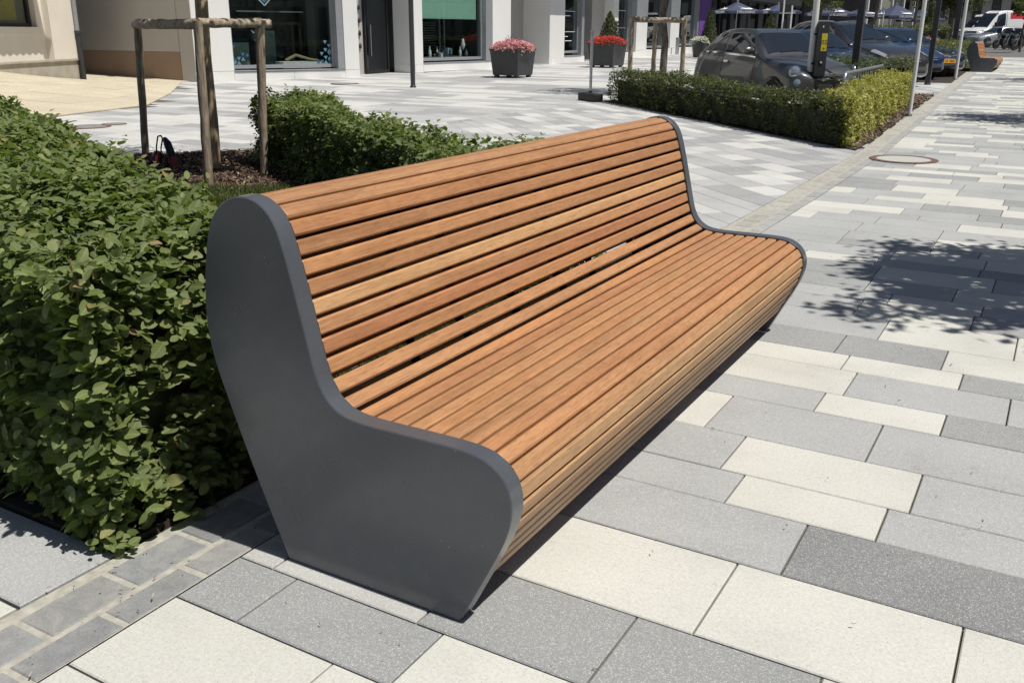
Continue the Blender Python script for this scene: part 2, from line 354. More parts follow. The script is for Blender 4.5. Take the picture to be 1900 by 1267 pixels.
def lay(pieces,parent,name,m,cap=295,labels=None):
    """pieces: (poly, colour, lift).  The ones that show largest become parts, the rest one mesh."""
    info=[]
    for i,(poly,c,l) in enumerate(pieces):
        P=np.array(poly); ctr=P.mean(0)
        vis=any(in_view(p[0],p[1],gz(p[1]))[0] for p in list(P)+[ctr]); _,D=in_view(ctr[0],ctr[1])
        area=.5*abs(np.dot(P[:,0],np.roll(P[:,1],1))-np.dot(P[:,1],np.roll(P[:,0],1)))
        info.append((-(area/max(D,.5)**3) if vis else 1,i))
    info.sort(); single=set(i for v,i in info[:cap] if v<0)
    sv=[];sf=[];scol=[];b=0
    for i,(poly,c,l) in enumerate(pieces):
        V,F=paver_geo(poly,l)
        if i in single:
            ctr=V[:len(poly)].mean(0); me=bpy.data.meshes.new(name); me.from_pydata((V-ctr).tolist(),[],F)
            at=me.color_attributes.new('col','FLOAT_COLOR','POINT'); at.data.foreach_set('color',np.tile([c[0],c[1],c[2],1.0],len(V)).astype(np.float32))
            o=link(name,me,m,parent); o.location=ctr
        else:
            sv.append(V); sf+=[tuple(b+k for k in f) for f in F]; scol.append(np.tile([c[0],c[1],c[2],1.0],(len(V),1))); b+=len(V)
    if sv:
        me=bpy.data.meshes.new(name+'s'); me.from_pydata(np.vstack(sv).tolist(),[],sf)
        at=me.color_attributes.new('col','FLOAT_COLOR','POINT'); at.data.foreach_set('color',np.vstack(scol).astype(np.float32).ravel())
        o=link('distant_'+name+'s',me,m,parent); o['kind']='stuff'
pv=thing('pavement','straight pavement of cream and grey terrazzo slabs in long rows',None,kind='structure')
sheet=strip_sheet('joint_bed',-1.93,9,-3,56,-.012,M['joint'],1,True); sheet.parent=pv
G=.0030
rows=[(-2.6,-2.2),(-2.2,-1.9),(-1.9,-1.5),(-1.5,-1.15),(-1.15,-.8),(-.8,-.5),(-.5,-.1),(-.1,.2),(.2,.5),(.5,.78),
(.78,1.12),(1.12,1.46),(1.46,1.70),(1.70,2.03),(2.03,2.43),(2.43,2.77),(2.77,3.015),(3.015,3.345),(3.345,3.74),(3.74,3.985),(3.985,4.32),(4.32,4.555),(4.555,4.88),(4.88,5.30),(5.30,5.62),(5.62,5.86),(5.86,6.2),(6.2,6.58),(6.58,6.82),(6.82,7.14),(7.14,7.39),(7.39,7.72),(7.72,8.11),(8.11,8.45),(8.45,8.68),(8.68,9.01),(9.01,9.36),(9.36,9.6),(9.6,9.95)]
y=9.95
hs=[.25,.33,.4,.33,.24,.34,.38]
while y<55.5:
    h=rnd.choice(hs) if y<30 else rnd.choice([.33,.4,.6]); rows.append((y,y+h)); y+=h
known={10:[(-1.40,CREAM),(-.85,MG),(-.2,CREAM)],11:[(-1.36,CREAM),(-.6,CREAM),(0.1,LG)],12:[(-1.70,MG),(-1.19,MG),(-.72,CREAM),(-.1,CREAM)],
13:[(-1.80,PALE),(-1.28,PALE),(-.78,MG),(-.29,MG),(.3,CREAM)],14:[(-1.25,CREAM),(-.625,CREAM),(-.01,CREAM),(.6,CREAM)],15:[(-1.3,MG),(-.5,LG),(.2,DG),(.8,LG)],
16:[(-1.4,LG),(-.78,LG),(-.295,CREAM),(.3,LG)],17:[(-1.45,MG),(-.875,LG),(-.23,CREAM),(.42,LG)],18:[(-1.55,LG),(-1.05,CREAM),(-.43,LG),(.22,LG)],
19:[(-1.4,LG),(-.71,LG),(-.22,CREAM),(.35,MG)],20:[(-1.3,LG),(-.64,CREAM),(.0,LG),(.6,LG)],21:[(-1.3,CREAM),(-.72,CREAM),(-.21,CREAM),(.4,MG)],
22:[(-1.4,LG),(-.8,MG),(-.31,MG),(.35,CREAM)],23:[(-1.3,MG),(-.65,LG),(-.02,CREAM),(.6,CREAM)],
29:[(-1.6,LG),(-.9,LG),(-.3,CREAM)],30:[(-1.33,LG),(-.68,MG),(-.36,LG),(.3,CREAM)],31:[(-1.34,LG),(-.69,LG),(.1,CREAM)],32:[(-1.31,LG),(-.69,LG),(-.1,LG)],
33:[(-1.75,CREAM),(-1.23,LG),(-.6,LG),(.1,CREAM)],34:[(-1.5,CREAM),(-.94,LG),(-.3,LG)],35:[(-1.11,CREAM),(-.5,LG),(.1,MG)]}
pieces=[]
last=None
for ri,(a,b_) in enumerate(rows):
    x=-1.93+kx((a+b_)/2); xe=8.6
    for xr,c in known.get(ri,[]):
        pieces.append(([(x+G,a+G),(xr-G,a+G),(xr-G,b_-G),(x+G,b_-G)],jit(c,.035),rnd.uniform(-.0008,.0008))); x=xr; last=c
    first=True
    while x<xe:
        L=rnd.choice([.5,.6,.65,.7]) if a<30 else rnd.choice([.7,1.0,1.2])
        if first and not known.get(ri): L*=rnd.uniform(.35,1)
        first=False
        u=rnd.random(); c=CREAM if u<.42 else LG if u<.78 else MG if u<.95 else DG
        if a>8 and c is DG: c=MG
        if c is last and rnd.random()<.3: c=LG
        last=c
        pieces.append(([(x+G,a+G),(x+L-G,a+G),(x+L-G,b_-G),(x+G,b_-G)],jit(c,.04),rnd.uniform(-.0008,.0008))); x+=L
lay(pieces,pv,'paver',M['paver'])
# ---- brick strip (two courses of grey setts in pale mortar)
ks=thing('kerb_strip','low strip of grey setts in pale mortar between bench paving and beds',None,kind='structure')
sh=strip_sheet('mortar_bed',-2.25,-1.934,-3,56,-.004,M['mortar'],1,True); sh.parent=ks
pieces=[]
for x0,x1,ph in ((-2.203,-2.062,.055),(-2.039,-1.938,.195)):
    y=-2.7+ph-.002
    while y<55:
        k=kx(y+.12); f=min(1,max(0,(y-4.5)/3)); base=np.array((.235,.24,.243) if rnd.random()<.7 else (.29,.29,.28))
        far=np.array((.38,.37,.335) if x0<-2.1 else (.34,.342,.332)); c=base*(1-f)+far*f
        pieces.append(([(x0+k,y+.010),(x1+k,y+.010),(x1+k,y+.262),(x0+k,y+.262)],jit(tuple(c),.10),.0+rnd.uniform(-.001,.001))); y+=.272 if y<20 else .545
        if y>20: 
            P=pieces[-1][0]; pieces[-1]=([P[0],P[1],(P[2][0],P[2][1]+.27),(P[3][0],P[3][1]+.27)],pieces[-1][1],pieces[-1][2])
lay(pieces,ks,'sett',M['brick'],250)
# ---- plaza
pz=thing('plaza','open square paved with diagonal rows of light and mid grey slabs',None,kind='structure')
sheet=strip_sheet('plaza_joint_bed',-46,-2.252,-6,56,-.014,M['joint'],1,True); sheet.parent=pz
BED1=[(-2.27,1.53),(-2.27,5.3),(-3.9,6.0),(-5.75,7.15),(-8.6,9.55),(-10.4,7.4),(-13,6.2),(-13,2.6),(-4.6,1.53)]
BED3=[(-2.31,13.0),(-2.33,14.6),(-2.75,24.5),(-4.2,24.5),(-4.0,15.0),(-7.9,20.1),(-8.75,18.95)]
BEIGE=[(-15.2,9.2),(-16.2,13.05),(-18.5,15.6),(-21.9,19.15),(-30,19.2),(-34,4)]
def inside(p,poly):
    x,y=p; r=False; j=len(poly)-1
    for i in range(len(poly)):
        xi,yi=poly[i]; xj,yj=poly[j]
        if (yi>y)!=(yj>y) and x<(xj-xi)*(y-yi)/(yj-yi)+xi: r=not r
        j=i
    return r
def clip(poly,nx_,ny_,d):      # keep nx*x+ny*y<=d
    out=[]
    for i in range(len(poly)):
        a=poly[i]; b=poly[(i+1)%len(poly)]; fa=nx_*a[0]+ny_*a[1]-d; fb=nx_*b[0]+ny_*b[1]-d
        if fa<=0: out.append(a)
        if fa*fb<0:
            t=fa/(fa-fb); out.append((a[0]+t*(b[0]-a[0]),a[1]+t*(b[1]-a[1])))
    return out
U=np.array((.735,-.678)); Vv=np.array((.678,.735)); O=np.array((-2.3,5.6))
pieces=[]
PC=(.53,.53,.515)
def field(U,Vv,O,tr,sr,hs_,Ls,keep,clips):
    t=tr[0]
    while t<tr[1]:
        h=rnd.choice(hs_); ph=t>26; h*=1.5 if ph else 1
        s=sr[0]+rnd.random()
        while s<sr[1]:
            L=rnd.choice(Ls)*(1.4 if ph else 1); c0=O+U*(s+L/2)+Vv*(t+h/2)
            if keep(c0,max(L,h)) and c0[1]>-4 and c0[1]<55 and not inside(c0,BED1) and not inside(c0,BED3) and not inside(c0,BEIGE):
                P=[tuple(O+U*(s+a)+Vv*(t+b)) for a,b in((G,G),(L-G,G),(L-G,h-G),(G,h-G))]
                for c_ in clips(c0[1]): 
                    if len(P)>2: P=clip(P,*c_)
                if len(P)>2:
                    A_=.5*abs(sum(P[i][0]*P[(i+1)%len(P)][1]-P[(i+1)%len(P)][0]*P[i][1] for i in range(len(P))))
                    if A_>.004:
                        u=rnd.random(); c=PC if u<(.26 if c0[0]>-9.1 else .38) else (.385,.39,.39) if u<.70 else (.30,.305,.31)
                        pieces.append((P,jit(c,.05),rnd.uniform(-.0006,.0006)))
            s+=L
        t+=h
kc=lambda y:(1,0 if y<13 else .04,-2.256 if y<13 else -2.256+.52)
field(U,Vv,O,(-9,42),(-42,16),[.22,.28,.34],[.35,.5,.7],lambda c,L:c[0]<-2.0+kx(c[1])+.6 and c[0]>-9.1-L/2-.3,lambda y:[kc(y),(-1,0,9.098)])
field(np.array((1.,.0)),np.array((.0,1.)),np.array((-9.1,-6.)),(0,62),(-20,1),[.34,.42,.5],[.9,1.2,1.5],lambda c,L:c[0]<-9.1+L/2 and c[0]>-28,lambda y:[(1,0,-9.102)])
# slabs left of the hedge in the foreground
near=[]
for (x0,x1,y0,y1,c) in [(-3.35,-2.256,1.205,1.52,LG),(-4.4,-3.35,1.205,1.52,CREAM),(-3.0,-2.256,.8,1.2,CREAM),(-4.2,-3.0,.8,1.2,LG),(-5.6,-4.2,.8,1.52,LG),(-3.4,-2.256,.3,.8,LG),(-5,-3.4,.3,.8,CREAM)]:
    near.append(([(x0+G,y0+G),(x1-G,y0+G),(x1-G,y1-G),(x0+G,y1-G)],c,.001))
pieces=[p for p in pieces if not (np.mean([q[1] for q in p[0]])<1.75 and np.mean([q[0] for q in p[0]])>-5.6)]+near
lay(pieces,pz,'paver',M['paver'])
# ---- beige washed paving at left, rising towards the old shop
bg_=thing('beige_paving','rising sandy beige pavement in front of the cream shop',None,kind='structure')
e0=[(-15.4,9.7,.03),(-16.2,13.05,.045),(-18.5,15.6,.066),(-22.0,19.0,.09),(-22.3,23.0,.20)]
e1=[(-26,2,.62),(-24.6,9.5,.62),(-23.1,14.25,.50),(-24.6,17.7,.10),(-38,26,.75)]
def lerp(a,b,t): return tuple(a[i]+(b[i]-a[i])*t for i in range(3))
bv=[];bf=[];bc=[]
nn=9
for k in range(4):
    for j in range(5):
        for i in range(nn):
            def q(u,v_): return lerp(lerp(e0[k],e0[k+1],v_),lerp(e1[k],e1[k+1],v_),u)
            g1=.004
            cs=[q((i+g1)/nn,(j+g1)/5),q((i+1-g1)/nn,(j+g1)/5),q((i+1-g1)/nn,(j+1-g1)/5),q((i+g1)/nn,(j+1-g1)/5)]
            b0=len(bv); dz=rnd.uniform(0,.004); bv+= [(c[0],c[1],c[2]+dz+.006) for c in cs]+[(c[0],c[1],c[2]-.03) for c in cs]
            bf+=[(b0,b0+1,b0+2,b0+3)]+[(b0+4+a,b0+4+(a+1)%4,b0+(a+1)%4,b0+a) for a in range(4)]
            c=jit((.50,.45,.34),.07); bc+= [[*c,1]]*8
me=bpy.data.meshes.new('slab'); me.from_pydata(bv,[],bf); at=me.color_attributes.new('col','FLOAT_COLOR','POINT'); at.data.foreach_set('color',np.array(bc,dtype=np.float32).ravel())
o=link('slabs',me,M['beige'],bg_); o['kind']='stuff'
bb=MB()
for k in range(4):
    for j in range(5):
        for i in range(nn):
            def q(u,v_): return lerp(lerp(e0[k],e0[k+1],v_),lerp(e1[k],e1[k+1],v_),u)
            bb.quad(*[(c[0],c[1],c[2]-.012) for c in (q(i/nn,j/5),q((i+1)/nn,j/5),q((i+1)/nn,(j+1)/5),q(i/nn,(j+1)/5))])
bb.build('slab_bed',M['joint'],bg_)
# ---------------------------------------------------------------- beds: soil, bark chips, grass
def bed(name,poly,m,dz,label):
    b=MB(); cx=sum(p[0] for p in poly)/len(poly); cy=sum(p[1] for p in poly)/len(poly)
    V=[(p[0],p[1],gz(p[1])+dz) for p in poly]; n=len(V); V+=[(p[0],p[1],gz(p[1])-.05) for p in poly]
    b.add(V,[tuple(range(n))]+[(i,(i+1)%n,n+(i+1)%n,n+i) for i in range(n)])
    o=b.build(name,m); setp(o,label,None,None,'structure'); return o
bed('planting_bed',BED1,M['soil'],.012,'dark soil bed behind the bench')
bed('planting_bed',BED3,M['soil'],.012,'dark soil bed under the parking hedge')
FARBED=[(-2.95,30),(-3.55,45),(-6,46),(-5.6,29.5)]
bed('planting_bed',FARBED,M['soil'],.012,'soil bed beside the far bench')
def sample(poly,n):
    P=np.array(poly); lo=P.min(0); hi=P.max(0); out=[]; got=0
    while got<n:
        q=rng.random((n*2,2))*(hi-lo)+lo; x,y=q[:,0],q[:,1]; r=np.zeros(len(q),bool); j=len(P)-1
        for i in range(len(P)):
            c=((P[i,1]>y)!=(P[j,1]>y))&(x<(P[j,0]-P[i,0])*(y-P[i,1])/(P[j,1]-P[i,1]+1e-12)+P[i,0]); r^=c; j=i
        out.append(q[r]); got+=r.sum()
    return np.vstack(out)[:n]
def nrm(a): return a/np.maximum(1e-9,np.linalg.norm(a,axis=1,keepdims=True))
def chips(name,poly,n,size,label,cols,dz=.02):
    p=sample(poly,n); y=gzv(p[:,1])
    t=nrm(rng.normal(size=(n,3))*[1,1,.35]); u=nrm(np.cross(t,rng.normal(size=(n,3))*[.3,.3,.2]+[0,0,1]))
    L=size*rng.uniform(.5,1.6,(n,1)); W=size*rng.uniform(.2,.5,(n,1)); c=np.c_[p,y+dz+rng.random(n)*.02]
    V=np.stack([c-t*L-u*W*.6,c+t*L-u*W,c+t*L*.9+u*W,c-t*L*.9+u*W*.8],1).reshape(-1,3)
    me=npmesh(name,V,[np.arange(4*n).reshape(-1,4)])
    cc=np.array(cols)[rng.integers(0,len(cols),n)]*rng.uniform(.7,1.3,(n,1)); at=me.color_attributes.new('col','FLOAT_COLOR','POINT')
    at.data.foreach_set('color',np.repeat(np.c_[cc,np.ones(n)],4,0).astype(np.float32).ravel())
    o=link(name,me,M['chip']); setp(o,label,None,None,'stuff')
chips('bark_mulch',[(-6.4,6.0),(-6.2,7.5),(-8.6,9.5),(-10.3,7.4),(-9.6,6.0),(-8,5.6)],16000,.022,'brown bark chips around the staked tree',[(.075,.038,.024),(.04,.023,.015),(.13,.078,.052),(.09,.05,.03),(.24,.18,.13)])
chips('bark_mulch',BED3[:4]+[(-3.6,14.9),(-2.9,14.6)],9000,.024,'brown bark litter between yellow hedge and setts',[(.10,.06,.04),(.06,.035,.022),(.20,.14,.10),(.16,.11,.07),(.34,.27,.2)])
chips('dead_leaf_litter',[(-2.27,1.56),(-2.27,5.2),(-3.2,5.2),(-3.4,1.56)],3500,.014,'brown leaf litter under the near hedge',[(.08,.05,.03),(.05,.035,.02),(.18,.13,.08)])
chips('grit',[(-1.93,1.0),(1.6,1.0),(1.6,9),(-1.93,12)],420,.0045,'scattered grit and leaf crumbs on the pavement',[(.12,.10,.07),(.20,.17,.12),(.06,.05,.04)],.002)
chips('grit',[(-2.27,.6),(-1.9,.6),(-1.93,12),(-2.27,12)],500,.005,'sandy crumbs along the setts',[(.12,.10,.07),(.35,.31,.24),(.06,.05,.04)],.003)
def blades(name,poly,n,h,label):
    p=sample(poly,n); y=gzv(p[:,1]); a=rng.random(n)*6.283; d=np.c_[np.cos(a),np.sin(a),np.zeros(n)]
    H=h*rng.uniform(.5,1.3,(n,1)); lean=nrm(rng.normal(size=(n,3))*[1,1,0])*rng.uniform(.1,.7,(n,1))
    c=np.c_[p,y+.01]; W=.0022*rng.uniform(.7,1.5,(n,1))
    V=np.stack([c-d*W,c+d*W,c+lean*H*.4+[0,0,1]*H*.6+d*W*.8,c+lean*H*.4+[0,0,1]*H*.6-d*W*.8,c+lean*H+[0,0,1]*H*.9],1).reshape(-1,3)
    i=np.arange(n)[:,None]*5
    me=npmesh(name,V,[np.hstack([i,i+1,i+2,i+3]),np.hstack([i+3,i+2,i+4])])
    at=me.attributes.new('tone','FLOAT','POINT'); at.data.foreach_set('value',np.repeat(rng.random(n),5).astype(np.float32))
    o=link(name,me,M['grass']); setp(o,label,None,None,'stuff')
blades('grass',[(-2.4,2.6),(-2.4,5.2),(-4.0,5.6),(-6.5,6.9),(-7.6,6.1),(-8.2,5.6),(-4.4,3.3)],60000,.075,'rough green grass between the hedges behind the bench')
# ---------------------------------------------------------------- foliage
def leaf_template(detail):
    if detail==2:
        ts=[.07,.16,.28,.41,.55,.69,.82,.92]; ws=[.44,.72,.88,.98,.92,.80,.56,.30]; V=[(0,0)]
        for k,(t,w_) in enumerate(zip(ts,ws)): V+=[(-w_,t+(.022 if k%2 else .0)),(0,t),(w_,t+(.022 if k%2 else .0))]
        V.append((0,1.0)); F=[(0,2,1),(0,3,2),(22,23,25),(23,24,25)]; F4=[]
        for r in range(7):
            for k in range(2): a=1+3*r+k; F4.append((a,a+1,a+4,a+3))
        return np.array(V),np.array(F),np.array(F4)
    if detail==1:
        V=[(0,0),(-.85,.3),(0,.3),(.85,.3),(-.8,.68),(0,.68),(.8,.68),(0,1)]
        return np.array(V),np.array([(0,2,1),(0,3,2),(4,5,7),(5,6,7)]),np.array([(1,2,5,4),(2,3,6,5)])
    V=[(0,0),(-.8,.45),(.8,.45),(0,1)]
    return np.array(V),np.array([(0,2,1),(1,2,3)]),np.zeros((0,4),int)
def leaves_mesh(name,P,T,Nn,L,W,detail,tone):
    tv,f3,f4=leaf_template(detail); n=len(P); k=len(tv)
    B=nrm(np.cross(Nn,T)); Nn=np.cross(T,B)
    fold=rng.uniform(.05,.38,(n,1,1)); curl=rng.uniform(-.05,.32,(n,1,1)); twist=rng.normal(0,.12,(n,1,1))
    u=tv[None,:,0:1]; v=tv[None,:,1:2]; wav=np.sin(v*17+rng.random((n,1,1))*6)*.05*np.abs(u)
    L_=L[:,None,None]; W_=W[:,None,None]
    V=P[:,None,:]+T[:,None,:]*(v*L_)+B[:,None,:]*(u*W_)+Nn[:,None,:]*((fold*np.abs(u)+wav)*W_-curl*v*v*L_+twist*u*v*W_)
    i=np.arange(n)[:,None,None]*k; pol=[]
    if len(f4): pol.append((f4[None]+i).reshape(-1,4))
    if len(f3): pol.append((f3[None]+i).reshape(-1,3))
    me=npmesh(name,V.reshape(-1,3),pol,smooth=detail>0)
    at=me.attributes.new('tone','FLOAT','POINT'); at.data.foreach_set('value',np.repeat(tone,k).astype(np.float32))
    if detail:
        uv=me.uv_layers.new(name='UVMap'); li=np.zeros(len(me.loops),dtype=np.int32); me.loops.foreach_get('vertex_index',li)
        q=np.tile(np.c_[tv[:,0]*.5+.5,tv[:,1]],(n,1))[li]; uv.data.foreach_set('uv',q.astype(np.float32).ravel())
    return me
def hedge_surface(poly,h,dens,top=1.0,side=1.0,only=None):
    P=np.array(poly); A=.5*abs(np.dot(P[:,0],np.roll(P[:,1],1))-np.dot(P[:,1],np.roll(P[:,0],1)))
    n=int(A*dens*top); t=sample(poly,n); bumpy=.035*np.sin(t[:,0]*5.1+t[:,1]*3)+.03*np.sin(t[:,0]*11-t[:,1]*8)
    pts=[np.c_[t,h+bumpy+rng.normal(0,.018,n)-.10*rng.random(n)**1.5]]; nn=[np.tile([0,0,1.],(n,1))]
    orient=np.sign(sum(P[i,0]*P[(i+1)%len(P),1]-P[(i+1)%len(P),0]*P[i,1] for i in range(len(P))))
    for i in range(len(P)):
        a=P[i]; b=P[(i+1)%len(P)]; l=np.linalg.norm(b-a); e=(b-a)/l; no=np.array([e[1],-e[0]])*orient
        m_=int(l*h*dens*side)
        if m_==0: continue
        s=rng.random(m_)*l; z=rng.random(m_)*h; dep=.13*rng.random(m_)**1.4-.03*np.sin(s*6+z*9)-.01
        q=a+e*s[:,None]-no*dep[:,None]; pts.append(np.c_[q,z]); nn.append(np.tile([no[0],no[1],0.15],(m_,1)))
    return np.vstack(pts),np.vstack(nn)
def hedge(name,label,poly,h,dens,leafL,detail,m,nper=5,single=0,group=None,core=.13,tonebias=0,farfn=None):
    root=thing(name,label,'hedge',(poly[0][0],poly[0][1],gz(poly[0][1])),0,group)
    off=Vector(root.location)
    P,Nn=hedge_surface(poly,h,dens)
    if farfn is not None:
        k=farfn(P); P=P[k]; Nn=Nn[k]
    cl=np.sin(P[:,0]*13.1+P[:,2]*9+1)*np.sin(P[:,1]*12.3-P[:,2]*7)+.8*np.sin(P[:,0]*5.7-P[:,1]*6.9+P[:,2]*14)
    k=(cl>-1.0)|(rng.random(len(P))<.35); P=P[k]; Nn=Nn[k]; P=P+Nn*(.022*np.clip(cl[k],-1,1.6))[:,None]
    n=len(P); P[:,2]+=gzv(P[:,1])
    sd=nrm(Nn*.7+np.array([0,0,.55])+rng.normal(size=(n,3))*.45); sl_=leafL*rng.uniform(1.0,2.6,n)
    PP=[];TT=[];NN=[];LL=[];to=[]
    st=rng.random(n)
    for j in range(nper):
        f=(j+.6)/nper; base=P+sd*(sl_*(f-.55))[:,None]
        side=nrm(np.cross(sd,np.tile([0,0,1.],(n,1))+rng.normal(size=(n,3))*.3))*(1 if j%2 else -1)
        t=nrm(side+sd*rng.uniform(.2,.9,(n,1))+rng.normal(size=(n,3))*.28-np.array([0,0,.15]))
        nv=nrm(np.array([0,0,.75])+Nn*.65+rng.normal(size=(n,3))*.33); nv=nrm(nv-t*(nv*t).sum(1,keepdims=True))
        PP.append(base);TT.append(t);NN.append(nv);LL.append(leafL*rng.uniform(.42,1.25,n)*(1.0-.25*(j==nper-1)))
        to.append(np.clip(st*.55+rng.random(n)*.4+.12*(j>nper-2)+tonebias,0,.96))
    PP=np.vstack(PP);TT=np.vstack(TT);NN=np.vstack(NN);LL=np.concatenate(LL);to=np.concatenate(to)
    br=rng.random(len(to))<.006; to[br]=1.0
    keep=PP[:,2]>gzv(PP[:,1])+.015; PP,TT,NN,LL,to=PP[keep],TT[keep],NN[keep],LL[keep],to[keep]
    o3=np.array(off)
    if single:
        C_=(PP-np.array([0,0,CH]))@CR; D=-C_[:,2]; px=950+CF*C_[:,0]/D; py=633.5-CF*C_[:,1]/D
        vis=(D>.5)&(px>0)&(px<900)&(py>150)&(py<1050); fr=(NN*nrm(np.array([0,0,CH])-PP)).sum(1)
        out=(PP[:,2]>h-.05)|(PP[:,1]<poly[0][1]+.06)|(PP[:,0]>poly[0][0]-.07)
        score=np.where(vis&out,LL/D*np.abs(fr),0); idx=np.argsort(-score)[:single]
        protos=[]
        for q in range(6):
            me=leaves_mesh('leaf',np.zeros((1,3)),np.array([[0,1.,0]]),np.array([[0,0,1.]]),np.array([1.]),np.array([.31]),2,np.array([.15+.16*q])); me.materials.append(m); protos.append(me)
        for i in idx:
            T=Vector(TT[i]); Z=Vector(NN[i]); X=T.cross(Z).normalized(); Z=X.cross(T)
            mt=Matrix((X,T,Z)).transposed().to_4x4()@Matrix.Scale(float(LL[i]),4); mt.translation=Vector(PP[i])-off
            o=bpy.data.objects.new('leaf',protos[min(5,int(to[i]*6))]); COL.objects.link(o); o.parent=root; o.matrix_local=mt
        kk=np.ones(len(PP),bool); kk[idx]=False; PP,TT,NN,LL,to=PP[kk],TT[kk],NN[kk],LL[kk],to[kk]
    me=leaves_mesh('foliage',PP-o3,TT,NN,LL,LL*rng.uniform(.27,.36,len(LL)),detail,to); o=link('foliage',me,m,root); o['kind']='stuff'
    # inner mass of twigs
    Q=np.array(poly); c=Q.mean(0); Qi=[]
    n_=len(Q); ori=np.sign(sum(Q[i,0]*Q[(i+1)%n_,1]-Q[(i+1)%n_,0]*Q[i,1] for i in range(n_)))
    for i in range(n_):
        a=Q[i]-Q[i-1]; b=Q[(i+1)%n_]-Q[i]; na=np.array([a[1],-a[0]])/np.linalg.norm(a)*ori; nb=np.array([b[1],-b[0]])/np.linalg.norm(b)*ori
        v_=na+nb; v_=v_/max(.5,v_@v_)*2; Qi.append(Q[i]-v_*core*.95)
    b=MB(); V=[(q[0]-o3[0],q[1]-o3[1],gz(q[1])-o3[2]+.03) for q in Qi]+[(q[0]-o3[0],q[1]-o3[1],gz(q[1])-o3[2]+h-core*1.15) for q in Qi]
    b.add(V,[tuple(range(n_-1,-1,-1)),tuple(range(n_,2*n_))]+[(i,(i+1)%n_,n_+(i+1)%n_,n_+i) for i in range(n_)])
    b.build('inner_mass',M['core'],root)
    # stems and twigs
    tw=MB(); k=min(n,260 if leafL>.04 else 160)
    for i in rng.choice(n,k,replace=False):
        p=Vector(P[i])-off; d=Vector(sd[i]); d2=(d+Vector(rng.normal(size=3))*.25).normalized(); r_=.0028 if leafL>.04 else .004
        p=p-Vector(Nn[i])*.05; tw.tube([p-d*.10,p-d*.03,p+d2*leafL*.9],[r_,r_*.8,r_*.4],5,False)
    tw.build('twigs',M['twig'],root)['kind']='stuff'
    return root
H1=[(-2.265,1.525),(-2.285,2.12),(-3.2,2.72),(-4.25,3.17),(-5.9,4.0),(-8.3,5.1),(-10.4,6.2),(-11.4,5.2),(-4.4,1.56)]
def h1keep(P):      # thin out what lies far outside the frame
    C_=(P-np.array([0,0,CH]))@CR; px=950+CF*C_[:,0]/np.maximum(.2,-C_[:,2]); r=rng.random(len(P))
    return ((px>-160))|(r<.25)
hedge('hedge','leafy green hornbeam hedge in the foreground beside the dark bench end',H1,.88,900,.054,2,M['leaf'],5,300,'hornbeam hedges round the square',farfn=h1keep)
H2=[(-8.12,7.98),(-8.5,9.4),(-5.75,7.0),(-4.4,6.05),(-3.6,5.75),(-2.45,5.25),(-2.5,4.35),(-3.4,4.95),(-6.85,7.28)]
hedge('hedge','green hedge behind the bench backrest next to the wooden tree stakes',H2,.76,620,.052,2,M['leaf'],5,0,'hornbeam hedges round the square',tonebias=-.02)
H3=[(-2.50,13.17),(-3.05,14.0),(-7.95,19.5),(-8.55,18.8)]
hedge('hedge','long dark green clipped hedge in front of the parked cars',H3,.64,430,.046,1,M['leafdark'],5,0,'hornbeam hedges round the square',core=.17)
H4=[(-2.45,13.13),(-2.86,21.6),(-3.50,21.7),(-3.05,14.0)]
hedge('hedge','yellow green hedge running along the kerb behind the white pole',H4,.63,420,.048,1,M['leafyellow'],5,0,'hornbeam hedges round the square',core=.16)
H5=[(-2.95,21.7),(-3.1,23.2),(-5.0,23.4),(-4.6,20.2),(-3.7,19.6),(-3.6,21.8)]
hedge('hedge','short green hedge piece at the far end of the yellow hedge by the blue car',H5,.86,200,.055,0,M['leafdark'],5)
H6=[(-3.35,33.2),(-3.75,44),(-7.5,45),(-6.4,32.0)]
hedge('hedge','olive green hedge behind the far bench and white pole',H6,.95,110,.07,0,M['leafdark'],5,tonebias=.15)
# ---------------------------------------------------------------- bench
PROF=np.array([(-1.79,0),(-1.8601,.1613),(-1.9000,.2541),(-1.9442,.3695),(-1.9815,.4679),(-2.0115,.545),(-2.0340,.620),(-2.0433,.695),(-2.0400,.785),(-2.0237,.8855),(-2.0049,.9600),(-1.9852,1.0080),(-1.9565,1.0445),(-1.9121,1.0735),(-1.8693,1.0840),(-1.8247,1.0797),(-1.7959,1.0681),(-1.7672,1.0480),(-1.7470,1.0200),(-1.7314,.985),(-1.7150,.930),(-1.6930,.845),(-1.6710,.755),(-1.6500,.665),(-1.6370,.610),(-1.6180,.567),(-1.5880,.534),(-1.5470,.5125),(-1.4940,.5055),(-1.3845,.5070),(-1.2703,.5080),(-1.1640,.5080),(-1.1210,.5030),(-1.0820,.4890),(-1.0500,.4660),(-1.0290,.4350),(-1.0190,.4000),(-1.0190,.3600),(-1.0300,.3080),(-1.0535,.2560),(-1.0820,.1951),(-1.1805,0)])
def smooth_path(P,n=6):
    out=[]
    for i in range(len(P)-1):
        p0=P[max(i-1,0)];p1=P[i];p2=P[i+1];p3=P[min(i+2,len(P)-1)]
        for k in range(n):
            t=k/n; out.append(.5*((2*p1)+(-p0+p2)*t+(2*p0-5*p1+4*p2-p3)*t*t+(-p0+3*p1-3*p2+p3)*t**3))
    out.append(P[-1]); return np.array(out)
SP=PROF.copy()
for _ in range(1): SP[1:-1]=.25*SP[:-2]+.5*SP[1:-1]+.25*SP[2:]
FINE=smooth_path(SP,4)
SEG=np.r_[0,np.cumsum(np.hypot(*np.diff(FINE,axis=0).T))]
